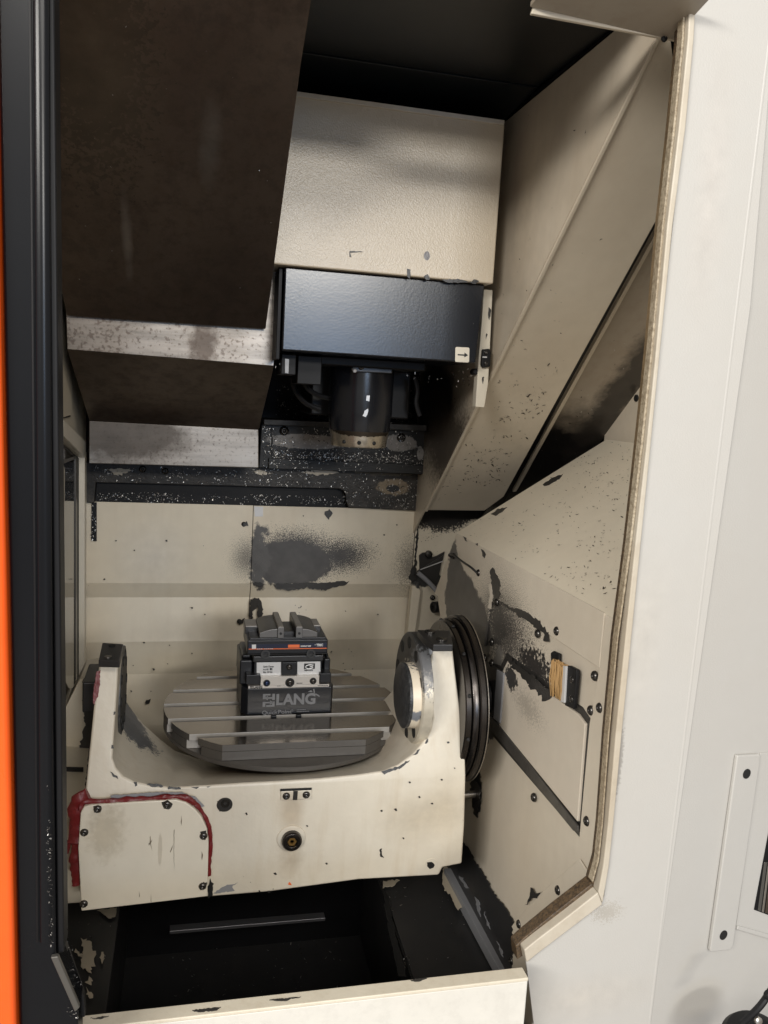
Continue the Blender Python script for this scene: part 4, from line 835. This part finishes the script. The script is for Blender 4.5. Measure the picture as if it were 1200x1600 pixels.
def jaw(u0,u1,up0,up1,side):
    z0=zt2+.0036; z1=vz(986); z2=vz(981)
    pts=[V(vx(u0),vy+.004,z0),V(vx(u1),vy+.004,z0),V(vx(u1),vy+.004,z1+.003)]
    n=6; arc=[]
    for i in range(n+1):
        t=i/n; arc.append(V(vx(u1+(u0-u1)*t),vy+.004,z1+.003-.0075*t*t-(0.0)))
    pts=pts[:2]+arc
    bm=bmesh.new(); add_prism(bm,pts,V(0,.098,0)); obj('jaw_block',bm,M['jaw'],vi,.0012)
    bm=bmesh.new(); add_box(bm,(vx(min(up0,up1)),vy+.0005,z0),(vx(max(up0,up1)),vy+.106,vz(980.5)))
    jp=obj('jaw_plate',bm,M['jaw'],vi,.0008)
    bm=bmesh.new(); add_box(bm,(vx(min(up0,up1))+.0012,vy+.001,vz(980.5)+.0001),(vx(max(up0,up1))-.0012,vy+.105,vz(979.6))); obj('jaw_edge',bm,M['tableedge'],vi,.0003)
    lathe('dowel_hole',[(.0024,0),(.0024,.0006)],V(vx((up0+up1)/2),vy+.0003,vz(990)),(0,-1,0),M['hole'],jp,14)
jaw(405,433.5,433,443,-1); jaw(496,470.5,461.5,472,1)
box('spindle_screw_cover',(vx(443.5),vy+.02,zt2+.003),(vx(461),vy+.09,zt2+.010),M['darksteel'],vi,.001)

# ================================================================== FRONT: frame trim, sill, outer panels, door
ft=thing('door_frame_trim',V(.55,.95,.80),'yellowed grimy seal and lip running down the right edge of the machine opening','frame trim')
P95=PY(.948); P94=PY(.934)
strip('seal_strip',[(1071,-40),(1067,60),(1053,200),(1036,350),(1018,550),(1003,690),(985,850),(965,1000),(951,1150),(941,1290),(935,1345),(925,1380)],
      [(1084,-40),(1079,60),(1065,200),(1049,350),(1032,550),(1018,690),(1000,850),(984,1000),(968,1150),(956,1290),(949,1350),(941,1398)],P95,(0,.02,0),M['seal'],ft)
strip('seal_strip',[(926,1380.5),(870,1424),(820,1465),(806,1478)],[(941,1398.5),(880,1444),(828,1486),(808,1500)],P95,(0,.02,0),M['seal'],ft)
LIPL=[(1080,-40),(1075,60),(1061,200),(1043,350),(1025,550),(1011,690),(993,850),(977,1000),(962,1150),(950,1290),(943,1352),(935,1394)]
strip('frame_lip',LIPL,[(1090,-40),(1085,60),(1072,200),(1052,350),(1032,550),(1018,690),(1002,850),(987,1000),(972,1150),(959,1290),(952,1355),(942,1413)],P94,(0,.016,0),M['lip'],ft,.002)
strip('frame_lip',[(935,1394.5),(890,1430),(840,1468),(819,1485)],[(942,1413.5),(890,1453),(840,1491),(823,1505)],P94,(0,.016,0),M['lip'],ft,.002)
EDL=[(1070,-40),(1066,60),(1052,200),(1035,350),(1017,550),(1002,690),(984,850),(964,1000),(950,1150),(940,1290),(934,1345),(925,1378)]
strip('seal_edge',EDL,[(u+(4 if v<900 else 2.5),v) for u,v in EDL],PY(.941),(0,.012,0),M['sealedge'],ft,.001)
EDM=[(u+7,v) for u,v in EDL[:7]]
strip('seal_edge',EDM,[(u+2.2,v) for u,v in EDM],PY(.943),(0,.006,0),M['sealedge'],ft,.0006)
hp=thing('header_bracket',AY(950,40,.98),'cream bracket plate crossing the top right corner of the opening','bracket')
bm=bmesh.new(); add_prism(bm,[AY(*p,.98) for p in ((830,21),(1062,64),(1062,36),(846,-2),(838,-2))],V(0,.006,0)); obj('front_flange',bm,M['slant'],hp,.0015)
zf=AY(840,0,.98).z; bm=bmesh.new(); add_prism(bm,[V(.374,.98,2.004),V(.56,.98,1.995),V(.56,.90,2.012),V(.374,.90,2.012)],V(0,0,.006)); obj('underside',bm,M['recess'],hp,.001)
screw(AY(1038,60,.979),(0,-1,0),.004,hp,M['hole'])

sl2=thing('door_sill',V(.16,.89,.30),'cream sill with a yellowed chipped top edge along the bottom','sill')
bm=bmesh.new(); add_box(bm,(-.32,.884,.826),(.433,.905,.831)); obj('sill_top',bm,M['sill'],sl2,.0015)
bm=bmesh.new(); add_box(bm,(-.32,.886,.30),(.4335,.903,.8255)); obj('sill_face',bm,M['sillface'],sl2,.002)
for px in ([(300,1579),(322,1576),(345,1574),(338,1579),(310,1582)],[(420,1562),(440,1560),(470,1558),(440,1565)],[(640,1531),(668,1529),(655,1534)],[(140,1591),(170,1588),(160,1592)]):
    patch('chipped_edge',px,PZ(.8313),M['bare'],sl2,jag=1.5,proud=.0004)
op=thing('front_panel',V(.75,.94,.2),'wide off-white outer sheet panel right of the opening','front panel')
O=PY(.94)
op_px=[(1089,-40),(1215,-40),(1198,192),(1173,479),(1030,1500),(1005,1680),(770,1680),(834,1600),(822,1503),(880,1459),(936,1415),(944,1400),(955,1290),(976,1060),(995,900),(1011,740),(1029,560),(1046,400),(1068,200)]
bm=bmesh.new(); add_prism(bm,[O(*p) for p in op_px],V(0,.004,0)); obj('panel_sheet',bm,M['white'],op,.001)
c0=O(1198,192); c1=O(1030,1500); ca=O(1215,-40); cb=O(1005,1680)
cxm=(ca.x+cb.x)/2+.001
WS=V(1,.22,0).normalized(); FO=PP(c1,WS.cross(V(0,0,1)).normalized())
bm=bmesh.new(); add_prism(bm,[ca+V(.0005,0,0),cb+V(.0005,0,0),cb+WS*.6,ca+WS*.6],V(0,.004,0)); obj('side_sheet',bm,M['white'],op,.001)
obj('bent_edge',add_tube(bmesh.new(),[ca+V(0,.0052,.0),cb+V(0,.0052,0)],.0056,24),M['white'],op)
# recessed handle area in the side sheet
ha=thing('handle_strip',FO(1125,1480),'raised off-white strip with two black holes beside a dark opening','handle strip')
bm=bmesh.new(); n_=-away([FO(1143,1178),FO(1185,1176),FO(1107,1483)]); add_prism(bm,[FO(*p) for p in ((1147,1178),(1183,1176),(1182,1190),(1141,1474),(1136,1481),(1106,1484),(1105,1480))],n_*.006); obj('strip',bm,M['white'],ha,.002,seg=3)
for u,v in ((1161,1206),(1125,1457)): lathe('black_plug',[(.0072,0),(.0072,.0012),(.004,.0014)],FO(u,v)+n_*.0058,n_,M['hole'],ha,24)
bm=bmesh.new(); add_prism(bm,[FO(*p) for p in ((1186,1176),(1215,1173),(1215,1466),(1149,1445))],n_*.002); obj('recess_face',bm,M['white'],ha,.001)
bm=bmesh.new(); add_prism(bm,[FO(*p) for p in ((1148,1450),(1215,1470),(1215,1462),(1150,1444))],n_*.004); obj('recess_edge',bm,M['white'],ha,.001)
bm=bmesh.new(); add_prism(bm,[FO(*p) for p in ((1204,1270),(1222,1260),(1222,1437),(1176,1420))],n_*.0032); obj('dark_opening',bm,M['voidblack'],ha,.0006)
for i,(u0,u1,mm) in enumerate(((1181,1185,'greytrim'),(1187,1190,'steel'),(1192,1199,'brown'))):
    bm=bmesh.new(); add_prism(bm,[FO(*p) for p in ((u0+10,1345),(u1+10,1345),(u1,1422+i*2),(u0,1420+i*2))],n_*.0045); obj('inner_rod',bm,M[mm],ha,.0008)
lp=thing('black_fixture',FO(1160,1600),'black rounded fixture with a thin arm at the bottom right corner','fixture')
lc=AY(1186,1640,.84)
lathe('dish',[(.002,.024),(.03,.020),(.046,.010),(.05,0),(.048,-.006),(.03,-.008)],lc,(0,-.35,.93),M['rubber'],lp,40)
obj('arm',add_tube(bmesh.new(),smooth_path([AY(1160,1598,.83),AY(1180,1580,.825),AY(1193,1565,.825),AY(1206,1545,.83)],5),[.0045]*16,10),M['rubber'],lp)
lathe('pivot_bolt',[(.005,0),(.005,.004),(.003,.005)],AY(1183,1594,.82),(0,-1,.3),M['steel'],lp,16)
lathe('arm_end',[(.006,0),(.006,.006),(.004,.008)],AY(1199,1552,.825),(0,-1,0),M['rubber'],lp,14)

# sliding door at the left
dd=thing('sliding_door',V(-.16,.80,.30),'glossy black door edge with an orange outer panel along the left side','door')
D=PY(.80)
def vpost(name,pxtop,x0,x1,y0,y1,m,bev=.002,z0=.30,z1=2.3): return box(name,(x0,y0,z0),(x1,y1,z1),m,dd,bev,seg=3)
def lean(name,u0,u1,v0,v1,y0,y1,m,bev,uu=None):
    a,b=D(u0,v0),D(u1,v1); k=(b.x-a.x)/(b.z-a.z); f=lambda z:a.x+k*(z-a.z); return f
fo=lean('',4,29,470,1600,0,0,None,0); fe=lean('',79,93,100,1400,0,0,None,0); fr=lean('',66,72,400,1400,0,0,None,0)
bm=bmesh.new(); add_prism(bm,[V(-.45,.788,2.3),V(fo(2.3),.788,2.3),V(fo(.5),.788,.5),V(-.45,.788,.5)],V(0,.04,0)); obj('orange_panel',bm,M['orange'],dd,.006,seg=3)
zc=D(88,1488).z
bm=bmesh.new(); add_prism(bm,[V(fo(2.3)+.001,.80,2.3),V(fe(2.3)-.004,.80,2.3),V(fe(zc)-.004,.80,zc),D(122,1582),V(D(125,1640).x,.80,.70),V(fo(.7)+.001,.80,.70)],V(0,.04,0))
obj('black_panel',bm,M['doorblack'],dd,.003,seg=3)
zr=D(84,1470).z
bm=bmesh.new(); add_tube(bm,[V(fr(2.3),.802,2.3),V(fr(zr),.802,zr)],.0070,20,.7); obj('rounded_ridge',bm,M['doorblack'],dd)
obj('ridge_groove',add_tube(bmesh.new(),[V(fr(2.3)-.008,.800,2.3),V(fr(1.0)-.008,.800,1.0)],.0012,8),M['rubber'],dd)
zg=D(90,1495).z
bm=bmesh.new(); add_prism(bm,[V(fe(2.3)-.0035,.805,2.3),V(fe(2.3)+.003,.805,2.3),V(fe(zg)+.003,.805,zg),V(fe(zg)-.0035,.805,zg)],V(0,.03,0)); obj('edge_gasket',bm,M['rubber'],dd,.002)
bm=bmesh.new(); add_prism(bm,[D(*p) for p in ((80,1490),(92,1488),(126,1568),(118,1576))],V(0,-.006,0)); obj('chamfer_trim',bm,M['greytrim'],dd,.0015)
bm=bmesh.new(); add_prism(bm,[PY(.83)(*p) for p in ((94,1470),(99,1470),(131,1560),(133,1590),(122,1590),(122,1566))],V(0,.012,0)); obj('chamfer_gasket',bm,M['rubber'],dd,.002)

# ================================================================== SWARF AND FLAKES
flakes('swarf','glittering metal chips on the black ledge band above the back wall','metal chips',[
    (PY(1.984),[(145,728),(660,738),(660,798),(545,792),(530,762),(150,752)],1000,.0012,.006,.8),
    (PY(2.008),[(150,768),(540,775),(540,789),(150,786)],560,.0012,.0055,.9),(PY(1.993),[(143,785),(151,785),(150,845),(142,844)],50,.002,.006,.8)])
flakes('swarf','dense bright metal chips on the saddle plate behind the spindle nose','metal chips',[
    (PY(1.938),[(412,655),(664,664),(664,742),(408,730)],1000,.0012,.0058,.85),(PY(1.947),[(428,703),(644,712),(644,725),(427,716)],480,.0012,.005,.9),
    (PY(2.17),[(432,600),(520,610),(520,668),(430,660)],260,.0018,.0055,.85),(PY(2.17),[(610,580),(660,585),(660,668),(612,665)],190,.0018,.006,.85)])
flakes('swarf','scattered bright chips stuck to the black spindle cover and its underside','metal chips',[
    (PY(1.461),[(445,425),(745,445),(745,565),(445,548)],22,.0008,.002,.7),(PY(1.52),[(430,430),(440,430),(440,590),(425,590)],30,.0015,.004,.8),(PY(1.575),[(620,570),(745,575),(740,610),(625,590)],40,.002,.006,.8)])
flakes('swarf','bright and dark flakes clinging to the stained upper side wall','metal chips',[
    (PX(.5545),[(670,580),(745,580),(735,650),(690,735),(665,735)],190,.0012,.004,.7),(PX(.5545),[(775,400),(870,330),(800,520),(775,560)],26,.002,.006,.5),(PX(.5545),[(790,200),(960,60),(900,300),(790,400)],6,.003,.006,.2)])
flakes('swarf','dark flakes strewn over the slanted cream cover sheet','paint flakes',[
    (FB,[(760,600),(885,560),(860,620),(790,740),(700,790),(680,780)],130,.003,.008,.1),(FB,[(790,600),(845,600),(840,660),(780,660)],34,.003,.009,.05),(FB,[(720,700),(800,700),(790,760),(720,760)],70,.003,.009,.03),(FB,[(830,420),(960,350),(900,540),(770,600)],20,.003,.006,.4)])
flakes('swarf','few bright specks on the big brown upper left cover','metal chips',[(F1,[(85,0),(470,0),(420,480),(110,470)],34,.001,.003,.9)])
flakes('swarf','pale chips lying in the dark recessed guide','metal chips',[(FC,[(830,720),(960,520),(1000,520),(920,700),(850,760)],30,.003,.007,.9)])
flakes('swarf','dark flakes scattered over the sloped top of the drive housing','paint flakes',[
    (FW,[(720,830),(935,700),(1000,690),(965,960)],300,.002,.0065,.06),(FW,[(900,700),(1000,690),(980,800),(880,760)],110,.002,.006,.05)])
patch('scrape_mark',[(848,757),(862,748),(880,741),(876,747),(858,758),(850,760)],FW,M['bare'],dh,jag=1,proud=.001); patch('scrape_mark',[(768,804),(778,796),(792,793),(786,799),(774,806)],FW,M['bare'],dh,jag=1,proud=.001)
flakes('swarf','bright curls caught along the grimy frame seal','metal chips',[
    (PY(.946),[(1058,150),(1066,150),(1020,700),(1005,700)],90,.001,.0025,.4),(PY(.946),[(1005,690),(1020,690),(985,1000),(968,1000)],320,.001,.004,.4),(PY(.946),[(968,1000),(982,1000),(952,1330),(940,1330)],70,.0012,.003,.2)])
flakes('swarf','shiny chips stuck along the lower black door gasket','metal chips',[
    (PY(.792),[(72,1290),(80,1290),(83,1478),(77,1478)],90,.0008,.0028,.6),(PY(.792),[(74,1210),(80,1210),(80,1290),(75,1290)],6,.001,.003,.9),(PY(.80),[(104,1572),(122,1570),(122,1590),(106,1590)],16,.001,.003,.9),(PY(.828),[(96,1440),(104,1440),(130,1540),(120,1540)],30,.001,.003,.9)])
flakes('swarf','a few chips lying on the black trough plates below the cradle','metal chips',[
    (PZ(.552),[(600,1395),(640,1385),(630,1420),(605,1430)],50,.003,.007,.4),(PZ(.552),[(620,1490),(640,1490),(640,1525),(620,1525)],30,.003,.006,.6),(PZ(.552),[(720,1430),(735,1430),(735,1445),(722,1445)],8,.003,.006,.9),(PZ(.312),[(265,1480),(540,1460),(540,1545),(265,1560)],260,.002,.008,.35),(PZ(.552),[(640,1400),(760,1400),(770,1500),(650,1520)],60,.0015,.005,.5),(PZ(.552),[(100,1430),(175,1430),(165,1500),(110,1480)],16,.002,.005,.6)])
flakes('swarf','tiny dark flakes on the cream back corner below the slanted cover','paint flakes',[(PY(1.9975),[(658,800),(715,800),(700,830),(658,850)],110,.0015,.004,.05)])
